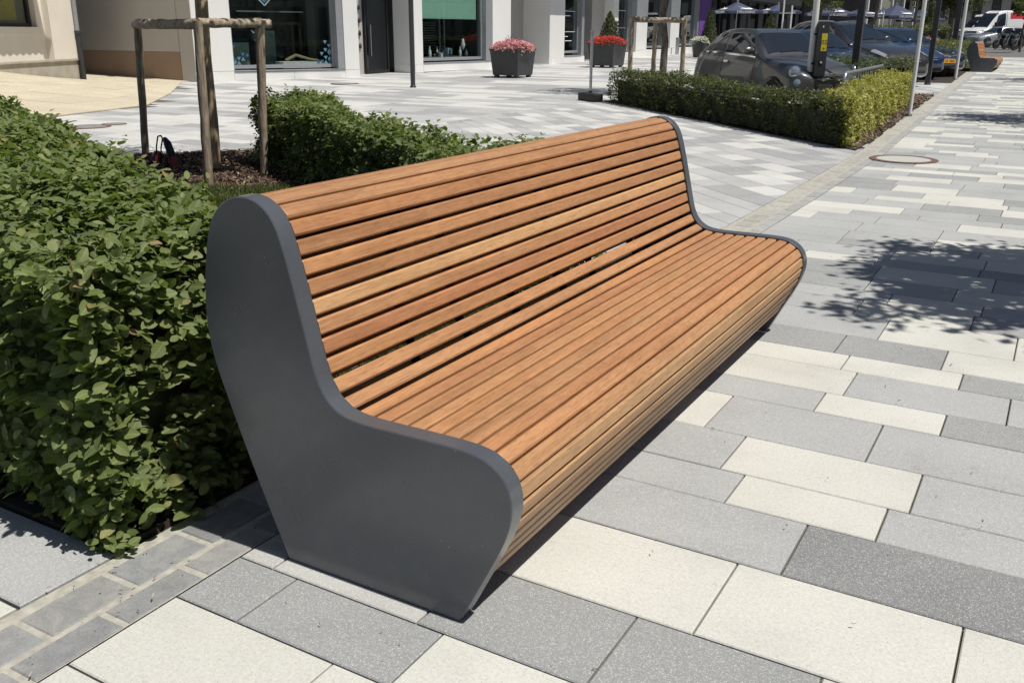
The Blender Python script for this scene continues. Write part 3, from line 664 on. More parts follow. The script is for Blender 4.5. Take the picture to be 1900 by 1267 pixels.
def at_arc(s):
    x=np.interp(s,SEG,FINE[:,0]); z=np.interp(s,SEG,FINE[:,1]); e=.012
    x1,x2=np.interp([s-e,s+e],SEG,FINE[:,0]); z1,z2=np.interp([s-e,s+e],SEG,FINE[:,1]); t=np.array([x2-x1,z2-z1]); t/=np.linalg.norm(t)
    return np.array([x,z]),t,np.array([-t[1],t[0]])     # outward normal (path runs back->top->front)
def plate_mesh(y0,y1,ch=.003):
    n=len(FINE); tan=np.gradient(FINE,axis=0); tan/=np.linalg.norm(tan,axis=1,keepdims=True); no=np.c_[-tan[:,1],tan[:,0]]
    I=FINE-no*ch; I[0,1]=0; I[-1,1]=0
    V=[];
    for y,Q in ((y0,I),(y0+ch,FINE),(y1-ch,FINE),(y1,I)): V+=[(q[0],y,q[1]) for q in Q]
    F=[tuple(range(n)),tuple(range(4*n-1,3*n-1,-1))]
    for r in range(3): F+=[(r*n+i,r*n+(i+1)%n,(r+1)*n+(i+1)%n,(r+1)*n+i) for i in range(n)]
    return V,F
Y0,Y1=1.763,4.775; BO=Vector((-1.49,3.27,0))
def bench(loc,rz,label,ymax=None,first=True):
    t=thing('park_bench',label,'bench',loc,rz,'long timber benches on the pavement')
    def loc_(vs): return [(v[0]-BO[0],v[1]-BO[1],v[2]) for v in vs]
    for ya,yb in ((Y0,Y0+.06),(Y1-.06,Y1)):
        b=MB(); V,F=plate_mesh(ya,yb); b.add(loc_(V),F); b.build('side_panel',M['anth'],t,smooth=True,auto=30)
    gap=.0120; s=1.283-.0558*18
    k=0
    WC=[(.455,.252,.128),(.435,.236,.118),(.475,.27,.138),(.42,.218,.108),(.46,.258,.132),(.445,.244,.122),(.475,.272,.142)]
    special={27-9:None}
    while s<SEG[-1]-.13:
        a=s+gap/2; b_=s+.0558-gap/2; mid,tt,no=at_arc((a+b_)/2)
        if mid[1]>.11:
            W=(b_-a)*.995; H_=.042; c=mid-no*(.006+H_/2)+ (no*.0 if True else 0)
            ch=.0048
            prof=[(-W/2+ch,H_/2),(W/2-ch,H_/2),(W/2,H_/2-ch),(W/2,-H_/2),(-W/2,-H_/2),(-W/2,H_/2-ch)]
            # soften the top two edges
            ya=Y0+.066; yb=Y1-.066; ey=.005
            ring=lambda y,sh:[(mid[0]*0+c[0]+tt[0]*p*(1-sh)+no[0]*q*(1-sh),y,c[1]+tt[1]*p*(1-sh)+no[1]*q*(1-sh)) for p,q in prof]
            V=ring(ya,.05)+ring(ya+ey,0)+ring(yb-ey,0)+ring(yb,.05); n=6
            V=[(v[0]-c[0],v[1]-(ya+yb)/2,v[2]-c[1]) for v in V]
            F=[tuple(range(n)),tuple(range(4*n-1,3*n-1,-1))]+[(r*n+i,r*n+(i+1)%n,(r+1)*n+(i+1)%n,(r+1)*n+i) for r in range(3) for i in range(n)]
            me=bpy.data.meshes.new('slat'); me.from_pydata(V,[],F)
            bm=bmesh.new(); bm.from_mesh(me); bmesh.ops.recalc_face_normals(bm,faces=bm.faces); bm.to_mesh(me); bm.free()
            o=link('slat',me,M['wood'],t); o.location=(c[0]-BO[0],(ya+yb)/2-BO[1],c[1])
            col=WC[(k*5+k//3)%7]; v_=rnd.uniform(.92,1.08)
            j=round((s-1.283)/.0558)
            if j==5: col=(.57,.36,.185)
            if j==7: col=(.425,.215,.11)
            if j in(3,11): col=(.47,.255,.125)
            if j>=21: col=(.455,.29,.155)  # lower front slats: shade and bounced light put into a paler wood colour
            if j==12: col=(.40,.21,.11)
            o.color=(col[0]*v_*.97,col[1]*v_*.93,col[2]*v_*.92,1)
        s+=.0558; k+=1
    # inner steel ribs that carry the slats
    for yr in (Y0+.075,Y0+.78,Y0+1.5,Y0+2.25,Y1-.083):
        inner=[]
        for ss in np.linspace(.16,SEG[-1]-.14,60):
            p,tt,no=at_arc(ss); q=p-no*.050; inner.append((q[0],q[1]))
        inner2=[]
        for ss in np.linspace(SEG[-1]-.14,.16,60):
            p,tt,no=at_arc(ss); q=p-no*.085; inner2.append((q[0],q[1]))
        poly=inner+inner2; n=len(poly); V=[(p[0],yr,p[1]) for p in poly]+[(p[0],yr+.008,p[1]) for p in poly]
        half=len(inner); b=MB(); F=[]
        for i in range(half-1):
            F.append((i,i+1,n-2-i,n-1-i)); F.append((n+i,n+i+1,2*n-2-i,2*n-1-i)); F.append((i,i+1,n+i+1,n+i)); F.append((n-1-i,n-2-i,2*n-2-i,2*n-1-i))
        b.add(loc_(V),F); b.build('rib',M['black'],t)
    b=MB()
    for yr in (Y0+.09,Y1-.13): 
        b.box((-1.49-BO[0],yr-BO[1]+.01,.035),(.52,.05,.05))
    b.box((-1.50-BO[0],0,.075),(.05,Y1-Y0-.15,.05)); b.box((-1.62-BO[0],0,.075),(.05,Y1-Y0-.15,.05)); b.build('base_frame',M['black'],t)
    return t
B1=bench(BO,0,'long curved bench of warm brown slats between dark grey end panels in the foreground')
B2=B1.copy(); COL.objects.link(B2); B2['label']='small distant bench of timber slats seen end on beside the street'
B2.location=(-2.80,37.65+1.5,gz(38.5)); B2.scale=(1.0,.95,.93)
for ch_ in list(B1.children):
    c=ch_.copy(); COL.objects.link(c); c.parent=B2
# ---------------------------------------------------------------- tree guards and trees
def log(b,a,c,r,n=12,seed=0):
    q=random.Random(seed); a=Vector(a); c=Vector(c); k=9; pts=[];rs=[]
    for i in range(k+1):
        t=i/k; p=a.lerp(c,t)+Vector((q.uniform(-1,1),q.uniform(-1,1),q.uniform(-1,1)))*r*.07; pts.append(p); rs.append(r*(1+q.uniform(-.06,.06)))
    b.tube(pts,rs,n)
def guard(stakes,beamz,r,label,group,over=.13,zt=None,extra=None):
    g0=stakes[0]; z0=gz(g0[1]); o3=Vector((g0[0],g0[1],z0)); t=thing('tree_guard',label,'tree guard',o3,0,group)
    for i,s_ in enumerate(stakes):
        b=MB(); base=Vector((s_[0],s_[1],gz(s_[1])-.05))-o3; topz=beamz-gz(g0[1])+.03
        tp=Vector((s_[0]+s_[2],s_[1],0))-o3; tp.z=topz
        log(b,base,tp,r,12,i+3); b.build('stake',M['stake'],t,smooth=True)
    n=len(stakes)
    for i in range(n if n>2 else 1):
        a=stakes[i]; c=stakes[(i+1)%n]; A=Vector((a[0]+a[2],a[1],0))-o3; B=Vector((c[0]+c[2],c[1],0))-o3; d=(B-A).normalized(); zz=beamz-gz(g0[1])+.012*i
        A.z=B.z=zz; o0=over if i==0 else .0; o1=over if i==1 else .0; b=MB(); log(b,A-d*o0,B+d*o1,r*(1.06-.03*i),12,i+9); b.build('crossbeam',M['beam'],t,smooth=True)
    return t
SA=(-9.88,7.85,.13); SB=(-7.33,6.54,.06); SCc=(-7.38,7.36,.11)
guard([SA,SB,SCc],1.555,.044,'weathered timber frame of three stakes and half barked beams around the near tree','timber tree guards')
def tree(label,x,y,h,r,crown_z,crown_r,n,leafL,m,seed,group='young street trees',wrap=False,lean=0,name='street_tree',nl=7,skirt=.75,cat='tree',detail=0):
    q=random.Random(seed); z0=gz(y); t=thing(name,label,cat,(x,y,z0),0,group)
    b=MB(); pts=[(q.uniform(-.02,.02)*i+lean*i/6,q.uniform(-.02,.02)*i,h*i/6) for i in range(7)]; b.tube(pts,[r*(1.12-.10*i) for i in range(7)],12)
    b.build('trunk',M['bark'],t,smooth=True)
    if wrap:
        b=MB(); b.tube([(pts[0][0],0,.06),(pts[1][0],pts[1][1],pts[1][2]),(pts[2][0],pts[2][1],pts[2][2]),(pts[3][0],pts[3][1],min(2.2,pts[3][2]))],[r*1.22]*4,14,False); b.build('trunk_wrap',M['reed'],t,smooth=True)
    br=MB(); tips=[]
    for i in range(nl):
        a=i*2.4+q.random(); zb=crown_z-crown_r*.7+ (i/nl)*crown_r*.9; zb=min(zb,h*.98)
        ln=crown_r*q.uniform(.6,.95); p0=Vector((lean*zb/h,0,zb)); p1=p0+Vector((math.cos(a)*ln*.5,math.sin(a)*ln*.5,ln*.35)); p2=p0+Vector((math.cos(a)*ln,math.sin(a)*ln,ln*q.uniform(.3,.8)))
        br.tube([p0,p1,p2],[r*.45,r*.3,r*.12],7); tips+= [p1,p2]
        for _ in range(3):
            p3=p1.lerp(p2,q.random())+Vector((q.uniform(-1,1),q.uniform(-1,1),q.uniform(-.2,1)))*crown_r*.35; br.tube([p1,p3],[r*.2,r*.07],5); tips.append(p3)
    br.build('limbs',M['bark'],t,smooth=True)
    # crown: leaf clusters gathered round many small centres
    nc=70; th=rng.random(nc)*6.283; cz=rng.uniform(-1,1,nc); rr=rng.random(nc)**.45
    C0=np.c_[np.cos(th)*np.sqrt(1-cz**2),np.sin(th)*np.sqrt(1-cz**2),cz*.85]*rr[:,None]*crown_r+[lean,0,crown_z]
    C0=np.vstack([C0,np.array([tuple(p) for p in tips])]); nc=len(C0)
    k=rng.integers(0,nc,n); cr_=crown_r*rng.uniform(.10,.26,nc)
    P=C0[k]+rng.normal(size=(n,3))*(cr_[k][:,None])*[.62,.62,.42]
    T=nrm(rng.normal(size=(n,3))*[1,1,.6]); Nn=nrm(rng.normal(size=(n,3))*.7+[0,0,.8]); Nn=nrm(Nn-T*(Nn*T).sum(1,keepdims=True))
    L=leafL*rng.uniform(.7,1.3,n); to=np.clip(rng.random(n)*.6+rng.random(nc)[k]*.35,0,.95)
    me=leaves_mesh('crown',P,T,Nn,L,L*.38,detail,to); o=link('crown',me,m,t); return t
tree('staked young tree with its trunk wrapped in reed matting',-8.03,7.28,3.6,.055,3.6,1.55,9500,.09,M['leaf2'],3,wrap=True,lean=.08)
GX,GY,_=pd(1222,100,21.3)
a1=pd(1169,120,21.5); a2=pd(1213,115,22.6); a3=pd(1266,118,21.9)
guard([(a1[0],a1[1],0),(a3[0],a3[1],0),(a2[0],a2[1],0)],pd(1220,38,21.5)[2],.055,'timber tree guard with round rails standing behind the dark hedge','timber tree guards',over=.05)
tx=pd(1230,110,21.9)
tree('slim street tree inside the farther timber guard',tx[0],tx[1],3.6,.085,3.9,1.3,4500,.09,M['leaf2'],5)
# trees on the other side of the walk, whose shade falls on the paving
tree('street tree on the right of the walk shading the slabs by the bench',1.93,6.62,4.3,.07,3.75,1.18,13000,.10,M['leaf2'],8)
tree('street tree on the right of the walk farther along',1.4,18.9,4.3,.08,3.95,1.5,8000,.09,M['leaf2'],9)
tree('street tree on the right of the walk near the far bench',.9,33.0,4.3,.08,3.95,1.5,3500,.10,M['leaf2'],10)
def text_mesh(name,body,size,m,parent,loc,rot,extrude=.002,align='CENTER'):
    cu=bpy.data.curves.new(name,'FONT'); cu.body=body; cu.size=size; cu.align_x=align; cu.extrude=extrude; cu.resolution_u=3
    o=bpy.data.objects.new(name,cu); COL.objects.link(o); dg=bpy.context.evaluated_depsgraph_get(); me=bpy.data.meshes.new_from_object(o.evaluated_get(dg)); bpy.data.objects.remove(o)
    me.materials.clear(); q_=link(name,me,m,parent); q_.location=loc; q_.rotation_euler=rot; return q_
# ---------------------------------------------------------------- white shop building
def frame(a,u,zb=0):
    u=np.array(u)/np.hypot(*u); n=np.array((u[1],-u[0]))
    def f(s,d,z): return (a[0]+u[0]*s+n[0]*d,a[1]+u[1]*s+n[1]*d,z+zb)
    return f
def sbox(s0,s1,d0,d1,z0,z1):
    b=MB(); b.box2((s0,d0,z0),(s1,d1,z1)); return b
def part(f,name,m,parent,*boxes,bevel=.004):
    b=MB()
    for q in boxes: b.box2((q[0],q[2],q[4]),(q[1],q[3],q[5]))
    return b.build(name,m,parent,bevel=bevel,tf=f)
HB=3.9
shop=thing('shop_building','white clad modern shop building with large windows and grey recesses across the square','building',(0,0,0))
FA=frame((-21.728,19.308),(.4176,.9086)); FB=frame((-19.347,27.184),(.0938,.9956)); FC=frame((-19.098,36.024),(-.0362,.9993))
def window(f,s0,s1,z0,z1,depth,parent,reveal=.0,zg=.1,bl=None,frame_m='alu',glass='glass',stuff_=True,dark=True):
    """glass set back by depth; room box behind"""
    w_=part(f,'window',M[frame_m],parent,(s0,s0+.07,-depth-.06,-depth+.02,z0,z1),(s1-.07,s1,-depth-.06,-depth+.02,z0,z1),(s0+.071,s1-.071,-depth-.06,-depth+.019,z0,z0+.10),(s0+.071,s1-.071,-depth-.06,-depth+.019,z1-.08,z1))
    part(f,'pane',M[glass],w_,(s0+.065,s1-.065,-depth-.03,-depth-.018,z0+.09,z1-.07),bevel=0)
    # room behind
    part(f,'shop_room',M['room'],parent,(s0-.25,s1+.25,-depth-3.4,-depth-3.3,z0-.3,z1+.1),(s0-.35,s0-.25,-depth-3.4,-depth-.07,z0-.3,z1+.1),(s1+.25,s1+.35,-depth-3.4,-depth-.07,z0-.3,z1+.1),(s0-.25,s1+.25,-depth-3.3,-depth-.07,z0-.34,z0-.3),(s0-.25,s1+.25,-depth-3.3,-depth-.07,z1+.1,z1+.14),bevel=0)
    return w_
# wing A
part(FA,'pillar',M['white'],shop,(0.02,1.13,-1.2,0,.37,HB)); part(FA,'pillar',M['white'],shop,(4.69,5.18,-.9,0,.345,HB))
for s0,s1,zt in ((0,1.125,.36),(1.131,2.985,.33),(2.991,4.675,.335),(4.681,5.185,.335)): part(FA,'base_panel',M['white'],shop,(s0,s1,-.8,.012,.09,zt),bevel=.005)
part(FA,'plinth_shadow_gap',M['darkframe'],shop,(0,5.17,-.8,-.02,-.1,.1),bevel=0)
part(FA,'window_sill',M['alu'],shop,(1.135,4.685,-.42,.035,.345,.375)); part(FA,'window_reveal',M['alu'],shop,(4.46,4.685,-.42,-.02,.38,HB)); part(FA,'window_reveal',M['alu'],shop,(1.135,1.15,-.42,-.02,.38,HB))
wA=window(FA,1.15,4.46,.42,HB,.30,shop)
def tri(f,name,m,parent,pts,d=-.338):
    b=MB(); n=len(pts); b.add([(p[0],d,p[1]) for p in pts]+[(p[0],d-.002,p[1]) for p in pts],[tuple(range(n)),tuple(range(2*n-1,n-1,-1))]+[(i,(i+1)%n,n+(i+1)%n,n+i) for i in range(n)]); return b.build(name,m,parent,tf=f)
q=random.Random(4)
for side,(sx,dr) in enumerate(((1.22,1),(4.39,-1))):
    for r_ in range(6):
        for c_ in range(4):
            if q.random()<(r_*.13+c_*.17): continue
            x=sx+dr*c_*.13; z=.53+r_*.115; up=(r_+c_)%2; w_=.13*dr
            P=[(x,z),(x+w_,z),(x+w_/2,z+.11)] if up else [(x,z+.11),(x+w_,z+.11),(x+w_/2,z)]
            tri(FA,'window_sticker',M['ltblue'] if q.random()<.5 else M['blueprint'],wA,P)
cx,cz=2.33,2.62; k=.42
for (x0,z0),(x1,z1) in (((cx-k,cz),(cx,cz-k)),((cx,cz-k),(cx+k,cz)),((cx+k,cz),(cx,cz+k)),((cx,cz+k),(cx-k,cz))):
    d=np.array((x1-x0,z1-z0)); d/=np.linalg.norm(d); n_=np.array((-d[1],d[0]))*.016
    tri(FA,'diamond_outline',M['print'],wA,[(x0+n_[0],z0+n_[1]),(x1+n_[0],z1+n_[1]),(x1-n_[0],z1-n_[1]),(x0-n_[0],z0-n_[1])],-.340)
tri(FA,'diamond_fill',M['blueprint'],wA,[(cx-k*.85,cz),(cx,cz-k*.85),(cx+k*.85,cz),(cx,cz+k*.85)],-.345)
part(FA,'display_stand',M['roomgreen'],shop,(2.6,3.2,-2.4,-1.9,.15,1.5),(1.6,2.1,-1.7,-1.3,.15,1.15),bevel=.01)
part(FA,'display_stand',M['room'],shop,(3.3,4.2,-2.9,-2.7,.15,2.4),bevel=.01)
b=MB(); b.tube([FA(3.1,-.9,.62),FA(3.4,-.8,.78),FA(3.8,-.7,.66),FA(4.3,-.75,.60)],[.05,.045,.035,.02],8); b.build('driftwood',M['reed'],shop,smooth=True)
b=MB(); b.box2((2.9,-1.3,.4),(4.3,-.6,.58)); b.build('display_plinth',M['white'],shop,tf=FA)
b=MB()
for s_ in (2.6,3.4): b.box2((s_-.5,-2.2,2.05),(s_+.9,-2.14,2.09))
b.build('lamp_bar',M['print'],shop,tf=FA)
# recess between A and B: dark glazed entrance
bx=thing('x','x','x'); bpy.data.objects.remove(bx)
ent=MB(); ent.box2((-21.3,23.6,0),(-20.95,27.4,HB)); ent.build('entrance_back',M['room'],shop)
for i,(y0,y1) in enumerate(((23.7,24.7),(25.35,26.6))):
    b=MB(); b.box2((-20.42,y0,.13),(-20.36,y0+.06,2.9)); b.box2((-20.42,y1-.06,.13),(-20.36,y1,2.9)); b.box2((-20.42,y0+.061,.13),(-20.36,y1-.061,.25)); d_=b.build('door',M['black'],shop)
    b=MB(); b.box2((-20.40,y0+.05,.24),(-20.385,y1-.05,2.9)); b.build('pane',M['darkglass'],d_)
    if i==1:
        b=MB(); b.tube([(-20.32,y0+.25,.7),(-20.32,y0+.25,1.7)],.014,8); b.build('handle',M['galv'],d_)
b=MB(); b.box2((-20.75,24.72,.13),(-20.45,25.33,HB)); sh_=b.build('display_shelf',M['greywall'],shop)
for z in (.95,1.35,1.75,2.15):
    for y in (24.8,25.0,25.15):
        b=MB(); b.lathe([(.03,z),(.05,z+.05),(.035,z+.13),(.012,z+.17)],10,(-20.42,y,0)); b.build('vase',M['darkmetal'],sh_,smooth=True)
b=MB(); b.box2((-20.9,24.0,-.1),(-19.6,26.75,.128)); b.build('entrance_step',M['greywall'],shop)
# wing B
part(FB,'pillar',M['white'],shop,(-.43,0,-.95,0,.425,HB),bevel=.004); part(FB,'base_panel',M['white'],shop,(-.434,-.003,-.95,.010,.15,.42))
for s0,s1 in ((.003,1.995),(2.001,3.575),(3.581,5.15)): part(FB,'base_panel',M['white'],shop,(s0,s1,-.8,.012,.17,.435))
part(FB,'plinth_shadow_gap',M['darkframe'],shop,(-.42,5.13,-.8,-.02,0,.18),bevel=0)
part(FB,'pillar',M['white'],shop,(3.99,5.15,-1.3,0,.44,HB)); part(FB,'window_sill',M['alu'],shop,(.005,3.985,-.42,.03,.437,.465)); part(FB,'window_reveal',M['alu'],shop,(3.60,3.985,-.42,-.02,.47,HB))
wB=window(FB,.01,3.6,.52,HB,.22,shop)
part(FB,'roller_blind',M['blind'],wB,(.08,3.42,-.36,-.35,1.96,HB-.1),bevel=0); part(FB,'blind_bar',M['blind'],wB,(.08,3.42,-.37,-.34,1.92,1.955),bevel=.004)
q=random.Random(9)
for i in range(26):         # vases, boxes and white birds on the display
    s_=q.uniform(.25,3.4); d=-q.uniform(.45,1.4); r_=q.uniform(.04,.09); hh=q.uniform(.12,.4); z=.62; b=MB()
    if i%4==3: b.box2((s_-r_,d-r_,z),(s_+r_,d+r_,z+hh*.8)); b.build('gift_box',[M['ltblue'],M['print'],M['roomgreen']][i%3],wB,bevel=.004,tf=FB)
    else: b.lathe([(r_*.7,z),(r_,z+hh*.3),(r_*.8,z+hh*.6),(r_*.3,z+hh*.8),(r_*.45,z+hh)],10,(0,0,0)); b.build('vase',[M['print'],M['roomgreen'],M['darkmetal'],M['ltblue']][i%4],wB,smooth=True,tf=lambda x,y,z_,s_=s_,d=d: FB(s_+x,d+y,z_))
for s_,z in ((.32,1.15),(2.95,1.05)):
    b=MB(); b.lathe([(.01,z-.2),(.06,z-.12),(.09,z),(.05,z+.10),(.055,z+.15),(.02,z+.2)],10); b.build('bird_ornament',M['print'],wB,smooth=True,tf=lambda x,y,z_,s_=s_: FB(s_+x,-.6+y,z_))
part(FB,'display_plinth',M['room'],wB,(.1,3.5,-1.6,-.4,.5,.615))
for s0 in (.35,1.9,2.4):
    sh_=part(FB,'slatted_screen',M['roomgreen'],wB,*[(s0,s0+.5,-1.9,-1.87,.7+.09*i,.74+.09*i) for i in range(13)],bevel=0)
# recess between B and C with letterbox panel
b=MB(); b.box2((-20.75,32.1,.18),(-20.36,34.6,HB)); b.build('recess_wall',M['greywall'],shop)
b=MB(); b.box2((-20.75,34.606,.18),(-20.35,36.2,HB)); b.build('recess_wall',M['greywall'],shop)
mb_=MB(); y0=gp(957,119)[1]; mb_.box2((-20.36,33.4,.72),(-20.31,34.25,2.12)); lp=mb_.build('letterbox_panel',M['darkmetal'],shop)
for z in (1.0,1.35,1.7):
    b=MB(); b.box2((-20.31,33.9,z),(-20.30,34.18,z+.03)); b.build('letter_slot',M['print'],lp)
part(FC,'side_wall',M['white'],shop,(-.1,.05,-1.25,-.001,.5,HB)); part(FC,'side_base',M['white'],shop,(-.104,.05,-1.25,-.003,.22,.495))
# wing C
part(FC,'pillar',M['white'],shop,(.052,1.36,-1.2,.001,.47,HB)); part(FC,'base_panel',M['white'],shop,(.052,1.36,-.8,.012,.22,.465)); part(FC,'base_panel',M['white'],shop,(1.366,3.5,-.8,.012,.22,.48))
part(FC,'plinth_shadow_gap',M['darkframe'],shop,(-.08,26,-.8,-.02,.1,.25),bevel=0)
window(FC,1.37,3.2,.62,HB,.22,shop); part(FC,'window_reveal',M['alu'],shop,(3.2,3.48,-.45,-.02,.485,HB)); part(FC,'window_sill',M['alu'],shop,(1.37,3.195,-.4,.03,.485,.52))
dr=part(FC,'door',M['darkframe'],shop,(3.6,3.7,-1.1,-1.0,.25,HB),(5.3,5.4,-1.1,-1.0,.25,HB),(4.45,4.55,-1.1,-1.0,.25,HB)); part(FC,'pane',M['darkglass'],dr,(3.7,5.3,-1.06,-1.05,.25,HB),bevel=0)
part(FC,'entrance_back',M['room'],shop,(3.2,5.6,-3.0,-2.9,.2,HB),bevel=0)
part(FC,'recess_wall',M['greywall'],shop,(5.4,6.85,-1.3,-.5,.25,HB)); part(FC,'pillar',M['white'],shop,(6.86,7.46,-1.2,0,.5,HB)); window(FC,7.47,9.3,.62,HB,.22,shop)
part(FC,'base_panel',M['white'],shop,(5.4,9.9,-.8,.012,.26,.55)); part(FC,'base_panel',M['white'],shop,(9.906,14.5,-.8,.012,.30,.62)); part(FC,'base_panel',M['white'],shop,(14.506,20.3,-.8,.012,.33,.68))
part(FC,'window_reveal',M['alu'],shop,(9.31,9.92,-.45,-.02,.56,HB)); part(FC,'pillar',M['white'],shop,(9.94,11.5,-1.2,0,.63,HB)); window(FC,11.5,14.5,.72,HB,.22,shop); part(FC,'window_reveal',M['alu'],shop,(14.5,15.2,-.45,-.02,.63,HB))
part(FC,'pillar',M['white'],shop,(15.2,16.7,-1.2,0,.69,HB)); window(FC,16.7,20.1,.78,HB,.22,shop); part(FC,'window_reveal',M['alu'],shop,(20.1,20.38,-.45,-.02,.69,HB))
part(FC,'purple_pillar',M['purple'],shop,(20.4,22.6,-1.2,.01,.3,HB))
# menu board on the post and window print on wing C
nb=part(FC,'notice_board',M['darkframe'],shop,(6.9,7.42,.001,.05,1.15,2.0))
for i in range(14):
    part(FC,'notice_dot',M['print'],nb,(6.95+q.random()*.4,6.99+q.random()*.4,.05,.053,1.2+i*.055,1.225+i*.055),bevel=0)
for (s0,s1,z0,z1) in ((1.5,2.9,2.35,2.37),(1.5,2.9,1.5,1.52),(1.5,1.51,1.5,2.35),(2.89,2.9,1.5,2.35),(7.9,9.0,2.5,2.52),(7.9,9.0,1.7,1.72),(1.7,2.4,2.15,2.19),(1.5,2.2,1.3,1.33),(1.9,2.6,1.12,1.15)):
    part(FC,'window_print',M['print'],shop,(s0,s1,-.232,-.230,z0,z1),bevel=0)
bol=MB(); bol.box2((15.3,.25,.25),(15.75,.45,1.35)); 
t=thing('bollard','small grey square bollard against the white wall','bollard',FC(15.5,.35,.3)); b=MB(); b.box((0,0,.42),(.16,.16,.84)); b.build('post',M['galv'],t,bevel=.01); b=MB(); b.box((0,0,.89),(.18,.18,.1)); b.build('cap',M['galv'],t,bevel=.01)
# upper floors
def block(name,f,s0,s1,d0,d1,z0,z1,m): return part(f,name,m,shop,(s0,s1,d0,d1,z0,z1),bevel=.01)
def storey(f,s0,s1,z,ov,n):
    block('storey_slab',f,s0,s1,-11,ov,z,z+.35,M['white']); block('storey_wall',f,s0,s1,-11,-.25,z+.351,z+3.2,M['white'])
    w_=(s1-s0)/n
    for i in range(n):
        a=s0+w_*(i+.2); fr=part(f,'window',M['darkframe'],shop,(a,a+w_*.6,-.25,-.20,z+1.1,z+2.6)); part(f,'pane',M['darkglass'],fr,(a+.06,a+w_*.6-.06,-.205,-.19,z+1.16,z+2.54),bevel=0)
for lv in range(3):
    z=HB+lv*3.2
    storey(FA,-.3,5.5,z,.02,3); storey(FB,-2.0,6.9,z+.003,.02,4); storey(FC,-1.6,24,z+.006,.78,9)
# dark glazed restaurant front beyond
rest=thing('restaurant_front','long dark glass restaurant front behind the blue parasols','building',FC(22.7,0,.35))
ro=rest.location
def FR(s,d,z): p=FC(22.7+s,d,z); return (p[0]-ro[0],p[1]-ro[1],p[2]-ro[2])
part(FR,'wall',M['darkframe'],rest,(0,52,-6,-1.2,.3,7)); part(FR,'canopy_band',M['darkmetal'],rest,(0,52,-1.2,.5,3.61,4.6))
for i in range(20): part(FR,'mullion',M['alu'] if i%5==0 else M['darkframe'],rest,(i*2.6,i*2.6+.12,-1.18,-.95,.3,3.6))
for i in range(19): part(FR,'pane',M['darkglass'],rest,(i*2.6+.125,i*2.6+2.595,-1.1,-1.08,.35,3.6),bevel=0)
text_mesh('window_lettering','dam',.8,M['alu'],rest,FR(26,-1.0,2.75),(PI/2,0,PI/2+.036))
# grey rear wall with brown base (side of the same row)
sw=thing('side_wing','plain grey wall with a brown base beside the cream shop','building',(-22.3,19.29,0)); o3=sw.location
def wl(name,m,x0,x1,y0,y1,z0,z1):
    b=MB(); b.box2((x0-o3[0],y0-o3[1],z0),(x1-o3[0],y1-o3[1],z1)); b.build(name,m,sw,bevel=.003)
wl('wall_panel',M['greywall'],-22.29,-21.72,19.31,20.5,.05,9); wl('wall_panel',M['greywall'],-26.5,-22.30,19.30,20.5,.905,9); wl('wall_panel',M['greywall'],-34,-26.506,19.30,20.5,.905,9); wl('brown_base',M['brownwall'],-34,-22.30,19.302,20.5,-.1,.90)
# ---------------------------------------------------------------- cream shop at the left edge
cs=thing('cream_shop','old cream rendered shop with a low window and awning at the left','building',(-24.78,17.79,0)); o3c=Vector(cs.location)
ua=np.array((-23.041+24.749,14.329-17.835)); ua/=np.linalg.norm(ua); na=np.array((-ua[1],ua[0]))   # runs to the left of the picture, outward normal
def FL(s,d,z): return (ua[0]*s+na[0]*d,ua[1]*s+na[1]*d,z)
part(FL,'plinth',M['plinth'],cs,(0,11,-6,.0,-.05,.66)); part(FL,'ledge',M['plinth'],cs,(-.02,11,-6,.05,.662,.715)); part(FL,'pier',M['cream'],cs,(0,1.3,-6,.03,.716,4))
part(FL,'pier_reveal',M['cream'],cs,(1.301,1.62,-6,-.16,.716,4)); part(FL,'parapet',M['cream'],cs,(1.621,10,-6,-.10,.716,1.38)); part(FL,'parapet_coping',M['cream'],cs,(1.621,10,-.35,-.06,1.381,1.56))
part(FL,'pier',M['cream'],cs,(10.001,11,-6,.03,.716,4)); part(FL,'lintel',M['cream'],cs,(1.3,10,-6,.025,3.6,4.001)); part(FL,'upper_wall',M['cream'],cs,(0,11,-6,.02,4.002,8))
wn=part(FL,'window',M['darkframe'],cs,(1.63,1.72,-.40,-.30,1.56,3.6),(1.721,10,-.40,-.30,1.56,1.66),(5.4,5.5,-.40,-.30,1.661,3.6)); part(FL,'pane',M['glass'],wn,(1.72,10,-.36,-.35,1.66,3.6),bevel=0)
part(FL,'shop_room',M['room'],cs,(1.6,10,-3.2,-3.1,1.3,3.7),bevel=0)
for s0,s1,z0,z1,mm in ((2.55,4.0,1.72,2.6,'yellowposter'),(4.1,5.0,2.3,2.9,'ltblue'),(2.55,4.0,2.62,3.4,'yellowposter'),(5.2,6.2,1.75,2.25,'ltblue'),(4.2,4.9,3.0,3.4,'print')):
    part(FL,'poster',M[mm],cs,(s0*.82,s1*.82,-.42,-.415,z0,z1),bevel=0)
aw=MB(); n_=30
for i in range(n_):     # scalloped awning high over the window
    a0=1.6+i*.29
    aw.add([(a0,-.1,3.3),(a0+.29,-.1,3.3),(a0+.29,.67,2.9),(a0,.67,2.9)],[(0,1,2,3)])
    pts=[(a0,.67,2.9),(a0+.29,.67,2.9)]+[(a0+.29*(1-t),.67,2.80-.06*math.sin(PI*t)) for t in (0,.25,.5,.75,1)]
    aw.add(pts,[tuple(range(7))])
aw.build('awning',M['greywall'],cs,tf=FL)
dp=thing('downpipe','two tone rain pipe at the corner of the cream shop','pipe',(-24.72,17.66,.05)); b=MB(); b.tube([FL(-.10,.10,.0),FL(-.10,.10,1.35)],.075,12); b.tube([FL(-.10,.10,1.33),FL(-.10,.10,1.42)],.09,12); b.build('iron_shoe',M['darkmetal'],dp,smooth=True)
